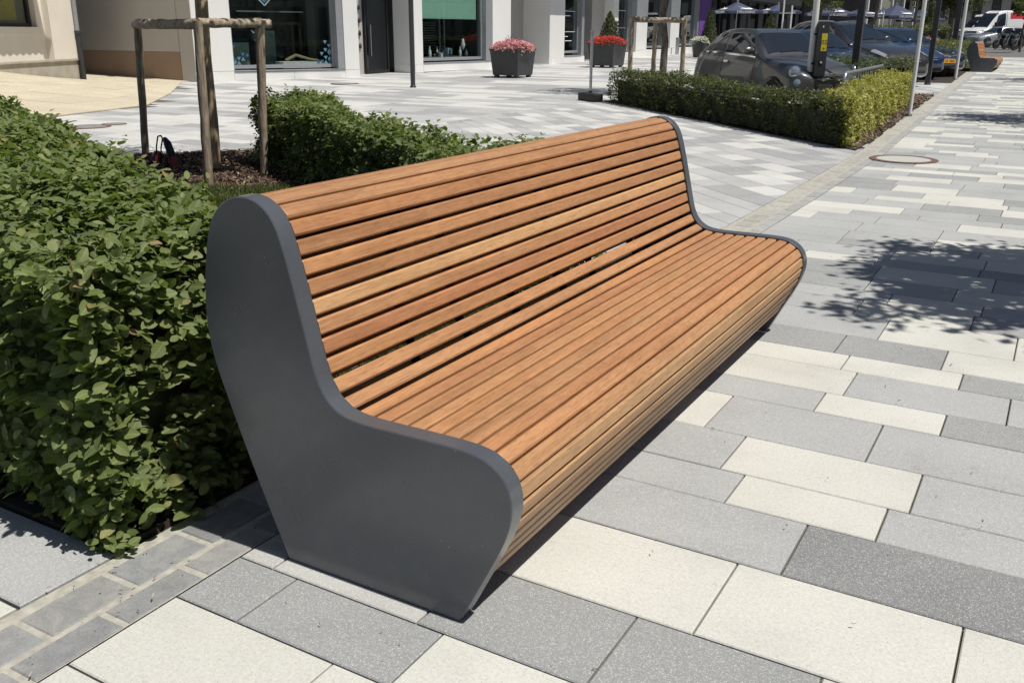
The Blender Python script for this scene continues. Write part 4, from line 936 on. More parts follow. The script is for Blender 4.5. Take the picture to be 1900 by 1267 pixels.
b=MB(); b.tube([FL(-.10,.10,1.42),FL(-.10,.10,5)],.06,12); b.build('upper_pipe',M['alu'],dp,smooth=True)
# ---------------------------------------------------------------- posts, poles, planters, signs
def pole(name,label,cat,x,y,h,r,m,group=None,sq=False,cap=True,flange=None):
    t=thing(name,label,cat,(x,y,gz(y)),0,group); b=MB()
    if sq: b.box((0,0,h/2),(r*2,r*2,h)); b.build('shaft',m,t,bevel=.006)
    else: b.tube([(0,0,-.02),(0,0,h)],r,16); b.build('shaft',m,t,smooth=True)
    b=MB(); b.lathe([(r*1.35,0),(r*1.35,.03),(r*1.1,.05)],16); b.build('collar',flange or m,t,smooth=True); return t
x,y=gp(766.5,163); pole('lamp_post','dark grey round post in front of the white pillar by the entrance','post',x,y,6,.062,M['darkmetal'])
x,y=gp(1687,216); pole('flag_pole','white pole in the bark litter by the yellow hedge','pole',x,y,7,.036,M['whitepole'],'white poles along the kerb',flange=M['galv'])
x,y=gp(1772,148); pole('flag_pole','thin white pole beyond the yellow hedge, before the far bench','pole',x,y,7,.048,M['whitepole'],'white poles along the kerb',flange=M['galv'])
x,y,_=pd(1500,158,17.3); wp=pole('flag_pole','white pole that carries the dark ticket box with the yellow sticker','pole',x,y,7,.058,M['whitepole'],'white poles along the kerb',flange=M['galv'])
tb=thing('ticket_box','slim dark grey parking box with a yellow sticker on a white pole','parking box',(x+.17,y-.02,gz(y)),R(20)); z0=pd(1515,141,17.3)[2]; z1=pd(1515,41,17.3)[2]; z0-=gz(y); z1-=gz(y)
b=MB(); b.box((0,0,(z0+z1)/2),(.20,.15,z1-z0)); b.build('casing',M['darkmetal'],tb,bevel=.008)
zs=z1-.36; b=MB(); b.box((.03,-.0765,zs),(.10,.003,.31)); st=b.build('sticker',M['yellow'],tb)
for tx_,zz,sz in (('02',zs-.03,.10),('P',zs-.14,.07)):
    text_mesh('sticker_lettering',tx_,sz,M['black'],st,(.03,-.079,zz),(PI/2,0,0),.0008)
b=MB(); b.box((.0,-.077,z1-.72),(.06,.006,.08)); b.build('slot',M['black'],tb); b=MB(); b.box((.01,-.082,z1-.71),(.035,.006,.03),Matrix.Rotation(.6,3,'Y')); b.build('key_flap',M['print'],tb)
b=MB(); b.box((-.01,-.077,z1-.09),(.02,.004,.035)); b.build('indicator',M['print'],tb)
for zz in (z0+.22,z1-.22): 
    b=MB(); b.box((-.125,0,zz),(.06,.10,.03)); b.build('bracket',M['black'],tb)
x,y,_=pd(1586,128,18.4); pole('post','square dark post between the parked cars and the steel rail','post',x,y,6,.066,M['darkmetal'],'dark square lamp posts',sq=True)
x,y,_=pd(1727,112,25.5); pole('post','square dark post in front of the blue car bonnet','post',x,y,6,.066,M['darkmetal'],'dark square lamp posts',sq=True)
x,y,_=pd(1769,92,40); pole('post','distant dark post above the olive hedge','post',x,y,7,.10,M['darkmetal'],'dark square lamp posts',sq=True)
# mobile sign foot
x,y=gp(1095,188); t=thing('portable_sign_post','galvanised tube standing in a black rubber foot on the square','sign post',(x,y,gz(y)),R(-35))
b=MB(); b.tube([(0,0,.1),(0,0,1.44)],.032,14); b.build('tube',M['galv'],t,smooth=True); b=MB(); b.box((0,0,1.44),(.11,.03,.03)); b.build('clamp',M['galv'],t)
b=MB(); b.prism([(-.36,-.12),(.36,-.12),(.38,0),(.36,.12),(-.36,.12),(-.38,0)],.0,.17); b.build('rubber_foot',M['black'],t,bevel=.04,smooth=True)
b=MB(); b.tube([(0,0,.15),(0,0,.22)],.045,12); b.build('socket',M['darkmetal'],t,smooth=True)
# steel barrier
A=pd(1568,137,15.6); B_=pd(1638,126,19.6); t=thing('steel_barrier','galvanised hoop barrier with upright bars behind the hedge corner','barrier',(A[0],A[1],gz(A[1])))
B_=(B_[0]-A[0],B_[1]-A[1]); zt=A[2]-gz(A[1]); L_=math.hypot(*B_); ux,uy=B_[0]/L_,B_[1]/L_
arc=[(0,0,.0),(0,0,zt-.12)]+[(ux*(.12-.12*math.cos(a)),uy*(.12-.12*math.cos(a)),zt-.12+.12*math.sin(a)) for a in (.4,.8,1.2,1.57)]
arc+= [(ux*(L_-p[0]/max(ux,1e-6) if False else L_)-0,uy*L_,0)][:0]
arc2=[(ux*(L_-.12+.12*math.sin(a)),uy*(L_-.12+.12*math.sin(a)),zt-.12+.12*math.cos(a)) for a in (0,.4,.8,1.2,1.57)]+[(ux*L_,uy*L_,0)]
b=MB(); b.tube(arc+arc2,.03,12); b.build('hoop',M['galv'],t,smooth=True); b=MB(); b.tube([(0,0,.15),(ux*L_,uy*L_,.15)],.02,8); b.build('lower_rail',M['galv'],t,smooth=True)
nb_=16
for i in range(1,nb_):
    b=MB(); f_=L_*i/nb_; b.tube([(ux*f_,uy*f_,.15),(ux*f_,uy*f_,zt)],.012,8); b.build('bar',M['galv'],t,smooth=True)
# covers
def cover(label,x,y,r,ring=True,mm=None):
    t=thing('manhole_cover',label,'manhole cover',(x,y,gz(y)+.002)); b=MB()
    n=40; vs=[];fs=[]
    for rr,z in ((r,.0),(r,.006),(r*.985,.008),(r*.80,.008),(r*.79,.005)):
        vs+=[(rr*math.cos(2*PI*k/n),rr*math.sin(2*PI*k/n),z) for k in range(n)]
    for i in range(4):
        for k in range(n): fs.append((i*n+k,i*n+(k+1)%n,(i+1)*n+(k+1)%n,(i+1)*n+k))
    b.add(vs,fs); b.build('rusty_ring',M['rust'],t); b=MB(); b.lathe([(r*.79,0),(r*.79,.005)],40); b.build('filled_lid',mm or M['lid'],t)
    for k in range(0,n,2):
        a=2*PI*k/n; b=MB()
    return t
M['rust']=simple('rusty_cast_iron',(.14,.085,.07),.8,var=.5,scale=60,bumpv=.6); M['lid']=simple('concrete_lid',(.42,.42,.39),.9,var=.12,scale=30)
cover('round manhole cover with a rusty ring on the right pavement',-1.63,12.42,.40)
M['lid2']=simple('cast_iron_lid',(.22,.22,.22),.8,var=.3,scale=20)
for i,(px_,py_,r_) in enumerate(((165,236,.34),(212,231,.2),(640,156,.4))):
    x,y=gp(px_,py_); cover(['dark round cover on the square left of the tree stakes','small round cover on the square near the sandy paving','dark round cover on the square below the blue window'][i],x,y,r_,mm=M['lid2'])
# planters
def flowers(name,parent,n,cx,cy,z,rx,ry,hh,m,size):
    th=rng.random(n)*6.283; r_=np.sqrt(rng.random(n)); P=np.c_[cx+np.cos(th)*r_*rx,cy+np.sin(th)*r_*ry,z+hh*(1-r_**2)*1.0+rng.normal(0,.03,n)-.12*(r_>.85)*rng.random(n)]
    T=nrm(rng.normal(size=(n,3))*[1,1,.5]); Nn=nrm(rng.normal(size=(n,3))*.5+[0,-.2,.8]); Nn=nrm(Nn-T*(Nn*T).sum(1,keepdims=True))
    me=leaves_mesh(name,P,T,Nn,size*rng.uniform(.6,1.3,n),size*rng.uniform(.35,.55,n),0,rng.random(n)); o=link(name,me,m,parent); o['kind']='stuff'
M['pink']=m_leaf('pink_petals',[(0,(.50,.10,.20)),(.5,(.72,.26,.38)),(1,(.85,.62,.66))],.3,.6,False)
M['redfl']=m_leaf('red_petals',[(0,(.35,.015,.02)),(.6,(.60,.04,.05)),(1,(.75,.22,.15))],.3,.6,False)
M['whitefl']=m_leaf('white_petals',[(0,(.5,.5,.45)),(1,(.8,.8,.76))],.3,.6,False)
def planter(label,x,y,rz,wb,wt,h,mfl,group,nf=900):
    t=thing('planter',label,'planter',(x,y,gz(y)),rz,group); b=MB(); f=.07
    a,c=wb/2,wt/2; V=[]
    for s_,z in ((a,f),(c,h-.05),(c+.02,h-.05),(c+.02,h),(c-.03,h),(c-.05,h-.06)): V+=[(-s_,-s_,z),(s_,-s_,z),(s_,s_,z),(-s_,s_,z)]
    F=[(3,2,1,0)]+[(i*4+k,i*4+(k+1)%4,(i+1)*4+(k+1)%4,(i+1)*4+k) for i in range(5) for k in range(4)]+[(20,21,22,23)]
    b.add(V,F); b.build('pot',M['darkmetal'],t,bevel=.006)
    for sx in(-1,1):
        for sy in(-1,1):
            b=MB(); b.box((sx*(a-.09),sy*(a-.09),f/2),(.12,.12,f)); b.build('foot',M['darkmetal'],t)
    flowers('foliage',t,nf//2,0,0,h-.02,wt*.62,wt*.62,.14,M['leaf2'],.07); flowers('blossoms',t,nf*2,0,0,h+.06,wt*.66,wt*.66,.16,mfl,.055); return t
g_='square dark planters on the square'
x,y=gp(935,139); p1=planter('square dark planter overflowing with pink flowers between the white pillars',-15.25,26.25,R(-2),.90,1.04,.86,M['pink'],g_,1300)
b=MB(); 
for i in range(26):
    a=q.random()*6.28; r_=q.uniform(.05,.3); b.tube([(0.05,0,.9),(math.cos(a)*r_*.5,math.sin(a)*r_*.5,1.05),(math.cos(a)*r_,math.sin(a)*r_,1.1+q.random()*.2)],[.006,.005,.004],4)
b.build('grass_sprays',M['twig'],p1)
p2=planter('square dark planter with red flowers beside the cone shaped bush',-15.75,34.4,R(-2),.98,1.12,.9,M['redfl'],g_,1300)
def cone_bush(label,x,y,h,r,pot=True):
    t=thing('cone_bush',label,'topiary bush',(x,y,gz(y))); n=2600; u=rng.random(n); z=.45+u*(h-.45); rr=r*(1-u)**.75*(.9+.12*rng.random(n)); th=rng.random(n)*6.283
    P=np.c_[np.cos(th)*rr,np.sin(th)*rr,z]; O_=np.c_[np.cos(th),np.sin(th),np.full(n,.5)]; T=nrm(rng.normal(size=(n,3))+O_*.5); Nn=nrm(O_+rng.normal(size=(n,3))*.4); Nn=nrm(Nn-T*(Nn*T).sum(1,keepdims=True))
    me=leaves_mesh('foliage',P,T,Nn,np.full(n,.06),np.full(n,.024),0,rng.random(n)*.7); link('foliage',me,M['leafdark'],t)['kind']='stuff'
    b=MB(); b.lathe([(r*.85,.46),(r*.6,.45+(h-.45)*.4),(.02,h-.05)],14); b.build('inner_mass',M['core'],t)
    b=MB(); b.lathe([(r*.5,0),(r*.72,.45),(r*.66,.46)],18); b.build('pot',M['darkmetal'],t,smooth=True); return t
cone_bush('tall dark cone shaped bush behind the red flowers',-16.45,36.1,2.05,.62)
cx_=pd(1314,90,49); cone_bush('light green cone bush beside the purple pillar',cx_[0],cx_[1],2.3,.55)
cx_=pd(1297,98,47); t=thing('flower_pot','dark pot of white flowers by the purple pillar','flower pot',(cx_[0],cx_[1],gz(cx_[1]))); b=MB(); b.lathe([(.28,0),(.42,.8),(.38,.82)],16); b.build('pot',M['darkmetal'],t,smooth=True); flowers('blossoms',t,260,0,0,.82,.5,.5,.15,M['whitefl'],.08)
# bag with black handles behind the stake
x,y=gp(312,313); t=thing('tool_bag','black and red mesh bag with looped handles lying behind the left stake','bag',(x,y,gz(y)),R(-20)); t.scale=(.72,.72,.78)
b=MB(); b.tube([(-.46,0,.05),(-.42,0,.28),(-.30,0,.44),(-.16,0,.46),(-.02,0,.38)],.012,8); b.build('handle',M['black'],t,smooth=True)
b=MB(); b.tube([(-.42,.05,.05),(-.36,.05,.26),(-.24,.05,.41),(-.12,.05,.43),(0,.05,.36)],.012,8); b.build('handle',M['black'],t,smooth=True)
b=MB(); b.tube([(-.06,.02,.42),(.04,.02,.36),(.16,.02,.22),(.22,.02,.10)],[.035,.06,.06,.05],12); b.build('grip',M['black'],t,smooth=True)
M['redmesh']=simple('red_mesh_fabric',(.30,.05,.06),.8,var=.5,scale=120)
b=MB(); b.tube([(.19,.02,.17),(.25,.02,.06),(.27,.02,-.03)],[.056,.052,.05],12); b.build('mesh_end',M['redmesh'],t,smooth=True)
b=MB(); b.tube([(-.47,.02,.20),(-.50,.02,.08),(-.51,.02,0)],[.05,.07,.07],12); b.build('mesh_pouch',M['redmesh'],t,smooth=True)
# ---------------------------------------------------------------- vehicles
def crom(P,t):
    n=len(P); i=min(int(t),n-2); f=t-i; p=[P[max(i-1,0)],P[i],P[i+1],P[min(i+2,n-1)]]
    return .5*((2*p[1])+(-p[0]+p[2])*f+(2*p[0]-5*p[1]+4*p[2]-p[3])*f*f+(-p[0]+3*p[1]-3*p[2]+p[3])*f**3)
class Body:
    """stations: x from the nose, zb, zm, zs, zt, wb, wm, ws, wt"""
    def __init__(s,st,L,W,H):
        a=np.array(st,float); kx_=L/a[-1,0]; kz=H/a[:,4].max(); kw=(W/2)/a[:,6].max()
        a[:,0]*=kx_; a[:,1:5]*=kz; a[:,5:]*=kw; s.a=a; s.L=L
    def ring(s,i):
        x,zb,zm,zs,zt,wb,wm,ws,wt=crom(s.a,i); d=min(.05,(zt-zs)*.35+.01)
        return np.array([(x,0,zb),(x,wb,zb),(x,wm,zm),(x,ws,zs),(x,wt,zt-d),(x,wt*.62,zt-.008),(x,0,zt)])
    def pt(s,i,j,side=1):
        p=crom(s.ring(i),j); return np.array((s.L/2-p[0],p[1]*side,p[2]))
    def nrm(s,i,j,side=1):
        e=.05; n=len(s.a)-1; a=s.pt(min(i+e,n),j,side)-s.pt(max(i-e,0),j,side); b=s.pt(i,min(j+e,6),side)-s.pt(i,max(j-e,0),side)
        c=np.cross(a,b)*side; c/=max(1e-9,np.linalg.norm(c)); 
        m_=s.pt(i,j,side)-np.array((s.pt(i,j,side)[0]*.85,0,.55)); return c if c@m_>0 else -c
    def shell(s,name,m,parent,nu=44):
        n=len(s.a)-1; us=np.linspace(0,n,nu); vs=np.linspace(1,6,26); V=[];F=[]
        ring=[(j,-1) for j in vs[:-1]]+[(6,1)]+[(j,1) for j in vs[:-1][::-1]]
        for u in us: V+=[tuple(s.pt(u,j,sd)) for j,sd in ring]
        k=len(ring)
        for a in range(len(us)-1):
            for b in range(k-1): F.append((a*k+b,a*k+b+1,(a+1)*k+b+1,(a+1)*k+b))
            F.append((a*k+k-1,a*k,(a+1)*k,(a+1)*k+k-1))
        F.append(tuple(range(k))); F.append(tuple((len(us)-1)*k+b for b in range(k)))
        b=MB(); b.add(V,F); return b.build(name,m,parent,smooth=True,auto=50)
    def patch(s,name,m,parent,i0,i1,j0,j1,off,side=1,nu=8,nv=6,taper=None,both=False):
        b=MB()
        for sd in ((1,-1) if both else (side,)):
            V=[];F=[]
            for a in range(nu+1):
                for c in range(nv+1):
                    i=i0+(i1-i0)*a/nu; j=j0+(j1-j0)*c/nv
                    if taper: i=i+(taper(a/nu,c/nv))
                    V.append(tuple(s.pt(i,j,sd)+s.nrm(i,j,sd)*off))
            for a in range(nu):
                for c in range(nv): F.append((a*(nv+1)+c,a*(nv+1)+c+1,(a+1)*(nv+1)+c+1,(a+1)*(nv+1)+c))
            b.add(V,F)
        return b.build(name,m,parent,smooth=True,auto=60)
CITY=[(0,.34,.46,.60,.63,.42,.48,.46,.34),(.10,.24,.46,.68,.75,.64,.69,.62,.48),(.42,.20,.50,.80,.90,.74,.79,.70,.58),(.88,.20,.50,.88,.985,.76,.81,.73,.62),(1.08,.20,.50,.92,1.04,.76,.81,.745,.62),
(1.60,.20,.50,.95,1.43,.76,.81,.745,.54),(2.15,.20,.50,.97,1.49,.76,.81,.745,.55),(2.75,.20,.52,1.0,1.455,.76,.81,.735,.53),(3.15,.22,.52,1.0,1.29,.74,.80,.71,.50),(3.42,.26,.55,.93,1.02,.70,.75,.66,.50),(3.57,.32,.55,.80,.84,.55,.60,.54,.42)]
HATCH=[(0,.34,.46,.60,.63,.50,.56,.54,.40),(.12,.24,.48,.70,.76,.70,.77,.72,.56),(.50,.20,.52,.80,.90,.80,.86,.78,.64),(1.10,.20,.52,.90,1.00,.83,.89,.81,.66),(1.30,.20,.52,.94,1.05,.83,.89,.82,.64),
(2.05,.20,.52,.97,1.44,.83,.89,.81,.56),(2.60,.20,.52,.98,1.50,.83,.89,.81,.58),(3.40,.20,.54,1.0,1.46,.83,.89,.80,.56),(3.90,.22,.55,1.0,1.28,.81,.87,.76,.52),(4.15,.26,.58,.94,1.02,.76,.82,.71,.54),(4.30,.34,.58,.84,.87,.60,.66,.60,.45)]
def wheel(parent,x,y,r,side):
    w_=bpy.data.objects.new('wheel',None); COL.objects.link(w_); w_.parent=parent; w_.location=(x,y,r)
    b=MB(); b.lathe([(r*.68,-.09),(r*.93,-.09),(r,-.06),(r,.06),(r*.93,.09),(r*.68,.09)],28,axis='y'); b.build('tyre',M['tyre'],w_,smooth=True)
    b=MB(); sd=.07*side; b.lathe([(r*.70,sd-.01),(r*.70,sd),(r*.62,sd+.008*side)],28,axis='y')
    for k in range(5):
        a=2*PI*k/5; b.box((math.cos(a)*r*.35,sd+.012*side,math.sin(a)*r*.35),(r*.6,.02,r*.14),Matrix.Rotation(-a,3,'Y'))
    b.build('rim',M['rim'],w_)
def car(label,cx,cy,heading,st,L,W,H,pm,group,full=True,round_lamps=False,plate=False,rail=False):
    t=thing('parked_car',label,'car',(cx,cy,gz(cy)),heading,group); B=Body(st,L,W,H); n=len(st)-1
    B.shell('body',pm,t)
    # glasshouse
    B.patch('windscreen',M['carglass'],t,4.08,4.93,4.05,6,.005,both=True,nu=8,nv=8)
    tp=lambda a,c:(.62*c if a<.34 else .62*c*(1-(a-.34)/.66))*(1 if a<.34 else 1)
    for sd in (1,-1):
        B.patch('side_window',M['carglass'],t,4.55,6.28,3.14,3.86,.006,sd,8,5,taper=lambda a,c:.50*c*(1-a))
        B.patch('side_window',M['carglass'],t,6.42,7.75,3.16,3.86,.006,sd,8,5,taper=lambda a,c:-.45*c*a)
        B.patch('belt_strip',M['chrome'],t,4.5,8.0,3.03,3.10,.008,sd,12,1)
        B.patch('screen_pillar_trim',M['chrome'],t,4.08,4.95,3.96,4.02,.006,sd,8,1)
        for u in (4.46,6.36): B.patch('door_seam',M['black'],t,u,u+.025,1.5,3.1,.002,sd,1,8)
        B.patch('door_handle',M['chrome'],t,6.0,6.24,2.72,2.80,.03,sd,3,2)
        p=B.pt(4.62,3.2,sd); b=MB(); b.lathe([(.001,-.10),(.06,-.085),(.085,-.03),(.085,.05),(.06,.09),(.001,.10)],12,axis='y'); mo=b.build('mirror',pm,t,smooth=True); mo.location=(p[0],p[1]+sd*.15,p[2]+.07); mo.scale=(.9,1,.95)
        b=MB(); b.tube([(p[0],p[1]-.02*sd,p[2]-.02),(p[0],p[1]+sd*.12,p[2]+.02)],.015,6); b.build('mirror_arm',M['black'],t)
    B.patch('rear_window',M['carglass'],t,7.9,8.85,4.2,6,.006,both=True,nu=5,nv=6)
    rr=.30 if L<4 else .33
    for xw in (L/2-.17*L-.03,-L/2+.19*L):
        for sd in (1,-1):
            b=MB(); r2=rr*1.14; b.lathe([(r2,-.02),(r2,.02)],26,axis='y'); a_=b.build('wheel_arch',M['black'],t); a_.location=(xw,sd*(W/2-.035),rr); wheel(t,xw,sd*(W/2-.08),rr,sd)
    # nose
    for sd in (1,-1):
        if round_lamps:
            p=B.pt(1.42,3.02,sd); nn_=B.nrm(1.42,3.02,sd); 
            b=MB(); b.lathe([(.118,-.03),(.118,.014),(.098,.020)],24); q_=Vector(nn_*[1,.8,.25]).to_track_quat('Z','Y'); o=b.build('headlight_rim',M['chrome'],t,smooth=True); o.rotation_mode='QUATERNION'; o.rotation_quaternion=q_; o.location=p+nn_*.01
            b=MB(); b.lathe([(.097,.0),(.088,.026),(.06,.040),(.001,.046)],24); o=b.build('headlight',M['lamp'],t,smooth=True); o.rotation_mode='QUATERNION'; o.rotation_quaternion=q_; o.location=p+nn_*.01
            p=B.pt(1.0,2.35,sd); nn_=B.nrm(1.0,2.35,sd); b=MB(); b.lathe([(.06,-.01),(.06,.02),(.03,.03)],16); o=b.build('fog_light',M['lamp'],t,smooth=True); o.rotation_mode='QUATERNION'; o.rotation_quaternion=Vector(nn_).to_track_quat('Z','Y'); o.location=p
        else:
            B.patch('headlight',M['lamp'],t,.75,2.0,3.0,3.9,.008,sd,6,5,taper=lambda a,c:.35*c*(1-a)); B.patch('headlight_trim',M['black'],t,.65,2.1,2.93,3.97,.004,sd,6,5,taper=lambda a,c:.35*c*(1-a))
    B.patch('grille',M['black'],t,.18,.62,4.2,6,.006,both=True,nu=3,nv=5)
    def nose_bar(z,wd,h_,m_,nm):
        # follows the rounded nose
        b=MB(); pts=[]
        for k in range(13):
            y=-wd/2+wd*k/12; best=None
            for i in np.linspace(0,1.4,15):
                for j in np.linspace(1,6,22):
                    p=B.pt(i,j,1 if y>=0 else -1); e=(abs(p[1])-abs(y))**2+(p[2]-z)**2
                    if best is None or e<best[0]: best=(e,p)
            pts.append((best[1][0]+.012,y,z))
        b.tube(pts,h_,8); b.build(nm,m_,t,smooth=True)
    zs=H*.455; nose_bar(zs-.03,W*.42,.012,M['chrome'],'grille_bar'); nose_bar(zs-.10,W*.42,.010,M['chrome'],'grille_bar'); nose_bar(H*.24,W*.6,.05,M['black'],'lower_grille')
    p=B.pt(.35,6); b=MB(); b.lathe([(.052,-.01),(.052,.012),(.035,.018)],20,axis='x'); o=b.build('badge',M['chrome'],t,smooth=True); o.location=(p[0]+.01,0,zs-.02)
    if plate:
        b=MB(); b.box((L/2+.02,0,H*.33),(.012,.5,.11)); pl=b.build('number_plate',M['plate'],t)
        b=MB(); 
        for k,(w_,x_) in enumerate(((.03,-.16),(.03,-.10),(.015,-.02),(.03,.03),(.03,.08),(.03,.13),(.03,.18))): b.box((L/2+.0275,x_,H*.33),(.003,w_,.06))
        b.build('plate_lettering',M['black'],pl)['kind']='stuff'
    # wipers
    for y in (-.35,.2):
        p0=B.pt(4.06,5.6); p1=B.pt(4.20,4.6); b=MB(); b.tube([(p0[0]+.01,y,p0[2]+.01),(p0[0]-.05,y+.45,p0[2]+.05)],.010,6); b.build('wiper',M['black'],t)
    if rail:
        for sd in (1,-1):
            b=MB(); b.tube([tuple(B.pt(u,4.1,sd)+np.array((0,0,.045))) for u in np.linspace(5.2,8.0,8)],.016,8); b.build('roof_rail',M['galv'],t,smooth=True)
    b=MB(); p=B.pt(5.2,6); b.tube([(p[0],0,p[2]-.02),(p[0]-.12,0,p[2]+.14)],[.008,.004],6); b.build('aerial',M['black'],t)
    return t
HD=R(-38); fv=np.array((math.cos(HD),math.sin(HD))); lv=np.array((-math.sin(HD),math.cos(HD)))
hp=np.array(pd(1476,134,17.4)[:2]); F0=hp-fv*(3.65/2-.40)+lv*.52
CG='cars parked in a row behind the hedge'
car('small rounded grey car with round headlights, nearest behind the dark hedge',F0[0],F0[1],HD,CITY,3.65,1.66,1.50,M['p_grey'],CG,round_lamps=True)
def slot(px_,py_,D,L): 
    p=np.array(pd(px_,py_,D)[:2]); return p-fv*(L/2)
for (px_,py_,D,L,W,H,pm,lab,kw) in (
 (1612,134,21.2,4.2,1.74,1.46,'p_navy','navy blue hatchback with its bonnet beyond the grey car and the dark post',{}),
 (1688,104,24.2,4.75,1.86,1.66,'p_dark','large dark grey car with bright headlight and roof rails behind the navy one',{'rail':True}),
 (1722,108,27.4,4.3,1.78,1.50,'p_blue','bright blue car whose bonnet shows between the white pole and the dark post',{}),
 (1762,108,29.0,4.4,1.80,1.48,'p_navy','dark navy car with a yellow number plate at the far end of the row',{'plate':True})):
    c=slot(px_,py_,D,L); car(lab,c[0],c[1],HD,HATCH,L,W,H,M[pm],CG,**kw)
VAN=[(0,.45,.60,.82,.88,.80,.86,.82,.7),(.15,.32,.6,1.0,1.10,.90,.96,.90,.74),(.55,.30,.6,1.12,1.25,.95,1.0,.92,.76),(.95,.30,.6,1.2,1.40,.95,1.0,.94,.76),(1.65,.30,.65,1.3,2.25,.95,1.0,.96,.76),(2.2,.30,.7,1.35,2.62,.95,1.0,.97,.80),(3.2,.30,.8,1.6,2.70,.95,1.0,.98,.84),(5.5,.30,.8,1.6,2.70,.95,1.0,.98,.84),(6.0,.34,.8,1.6,2.66,.93,.98,.96,.82)]
def van(label,px_,py_,D,heading,pm,stripe,H=2.65,L=6.0,txt=None):
    x,y,_=pd(px_,py_,D); t=thing('delivery_van',label,'van',(x,y,gz(y)),heading,'white vans on the far street'); B=Body(VAN,L,2.0,H); B.shell('body',pm,t)
    B.patch('windscreen',M['carglass'],t,3.05,4.6,4.05,6,.01,both=True)
    for sd in (1,-1):
        B.patch('side_window',M['carglass'],t,3.75,5.5,3.1,3.85,.01,sd,6,4,taper=lambda a,c:.7*c*(1-a)); B.patch('headlight',M['lamp'],t,1.0,2.0,3.0,3.8,.012,sd,4,4)
        B.patch('door_seam',M['black'],t,5.6,5.64,1.5,4.0,.004,sd,1,8)
        if stripe: B.patch('red_stripe',M['redstripe'],t,5.9,7.9,3.42,3.85,.008,sd,8,3)
        p=B.pt(3.8,3.3,sd); b=MB(); b.box((p[0],p[1]+.16*sd,p[2]+.1),(.12,.22,.34)); b.build('mirror',M['black'],t,bevel=.03)
        for xw in (L/2-1.0,-L/2+1.15):
            b=MB(); b.lathe([(.43,-.02),(.43,.02)],24,axis='y'); a_=b.build('wheel_arch',M['black'],t); a_.location=(xw,sd*.985,.38); wheel(t,xw,sd*.94,.36,sd)
        if txt:
            p=B.pt(6.4,3.3,sd); text_mesh('lettering',txt,.5,M['darkmetal'],t,(p[0]-.6,sd*(abs(p[1])+.03),1.75),(PI/2,0,PI if sd>0 else 0),.004)
    B.patch('grille',M['black'],t,.5,1.0,4.3,6,.01,both=True,nu=3,nv=4); b=MB(); b.box((L/2-.02,0,.46),(.16,1.8,.26)); b.build('bumper',M['darkmetal'],t,bevel=.05)
    return t
van('white high roof van with a red stripe on its side on the far street',1852,70,77,R(228),M['p_white'],True)
van('second white van with dark lettering, half hidden behind the striped one',1829,68,90,R(215),M['p_white'],False,H=2.5,txt='möbel')
x,y,_=pd(1849,80,70); car('silver estate car parked in front of the striped white van',x,y,R(222),HATCH,4.5,1.78,1.45,M['p_silver'],'cars on the far street')
x,y,_=pd(1520,60,42); car('red car of which only the roof shows beyond the grey and navy cars',x,y,R(-38),HATCH,4.1,1.7,1.47,M['p_red'],'cars on the far street')
def motorbike(label,px_,D,heading,topbox=True):
    x,y,_=pd(px_,80,D); t=thing('motorcycle',label,'motorcycle',(x,y,gz(y)),heading,'dark motorcycles at the end of the street'); r=.31
    for k,xw in enumerate((.72,-.68)):
        w_=bpy.data.objects.new('wheel',None); COL.objects.link(w_); w_.parent=t; w_.location=(xw,0,r); b=MB(); n=24; tor=[]
        b.lathe([(r*.74,-.05),(r*.95,-.06),(r,-.02),(r,.02),(r*.95,.06),(r*.74,.05)],n,axis='y'); b.build('tyre',M['tyre'],w_,smooth=True)
        b=MB(); b.lathe([(r*.2,-.055),(r*.2,.055)],12,axis='y')
        for a in range(6): b.box((math.cos(a*PI/3)*r*.45,0,math.sin(a*PI/3)*r*.45),(r*.6,.03,.035),Matrix.Rotation(-a*PI/3,3,'Y'))
        b.build('rim',M['rim'],w_)
    b=MB(); b.tube([(.72,.10,r),(.45,.10,.95)],.03,8); b.tube([(.72,-.10,r),(.45,-.10,.95)],.03,8); b.build('fork',M['galv'],t,smooth=True)['kind']='stuff'
    b=MB(); b.tube([(.36,-.38,1.08),(.44,-.25,1.04),(.44,.25,1.04),(.36,.38,1.08)],.02,8); b.build('handlebar',M['black'],t,smooth=True)
    b=MB(); b.tube([(.46,0,.95),(.28,0,.92),(.05,0,.86),(-.12,0,.78)],[.10,.18,.19,.12],12); b.build('tank',M['black'],t,smooth=True)
    b=MB(); b.tube([(-.05,0,.80),(-.3,0,.80),(-.62,0,.88),(-.85,0,.92)],[.10,.14,.13,.06],12); b.build('seat',M['black'],t,smooth=True)
    b=MB(); b.box((.05,0,.48),(.5,.34,.42)); b.build('engine',M['darkmetal'],t,bevel=.06); b=MB(); b.tube([(.2,-.2,.35),(-.3,-.22,.33),(-.8,-.22,.45)],[.04,.05,.06],10); b.build('exhaust',M['chrome'],t,smooth=True)
    b=MB(); b.tube([(-.68,.08,r),(-.1,.06,.42)],.03,8); b.tube([(.4,0,.9),(-.1,0,.45)],.04,8); b.build('frame',M['black'],t,smooth=True)['kind']='stuff'
    b=MB(); b.lathe([(.001,-.06),(.09,-.03),(.10,.05),(.02,.07)],14,axis='x'); o=b.build('headlight',M['lamp'],t,smooth=True); o.location=(.60,0,.95); b=MB(); b.box((.58,0,1.2),(.03,.36,.36),Matrix.Rotation(-.5,3,'Y')); b.build('windshield',M['carglass'],t,bevel=.01)
    if topbox: b=MB(); b.box((-.85,0,1.08),(.38,.42,.28)); b.build('top_box',M['black'],t,bevel=.06)
for i,(p_,D,hh,tb_) in enumerate(((1862,64,235,True),(1877,63,240,False),(1896,60,238,True))):
    motorbike(['black motorcycle with a top box nearest the silver car','black motorcycle in the middle of the three','black motorcycle at the right edge of the picture'][i],p_,D,R(hh),tb_)
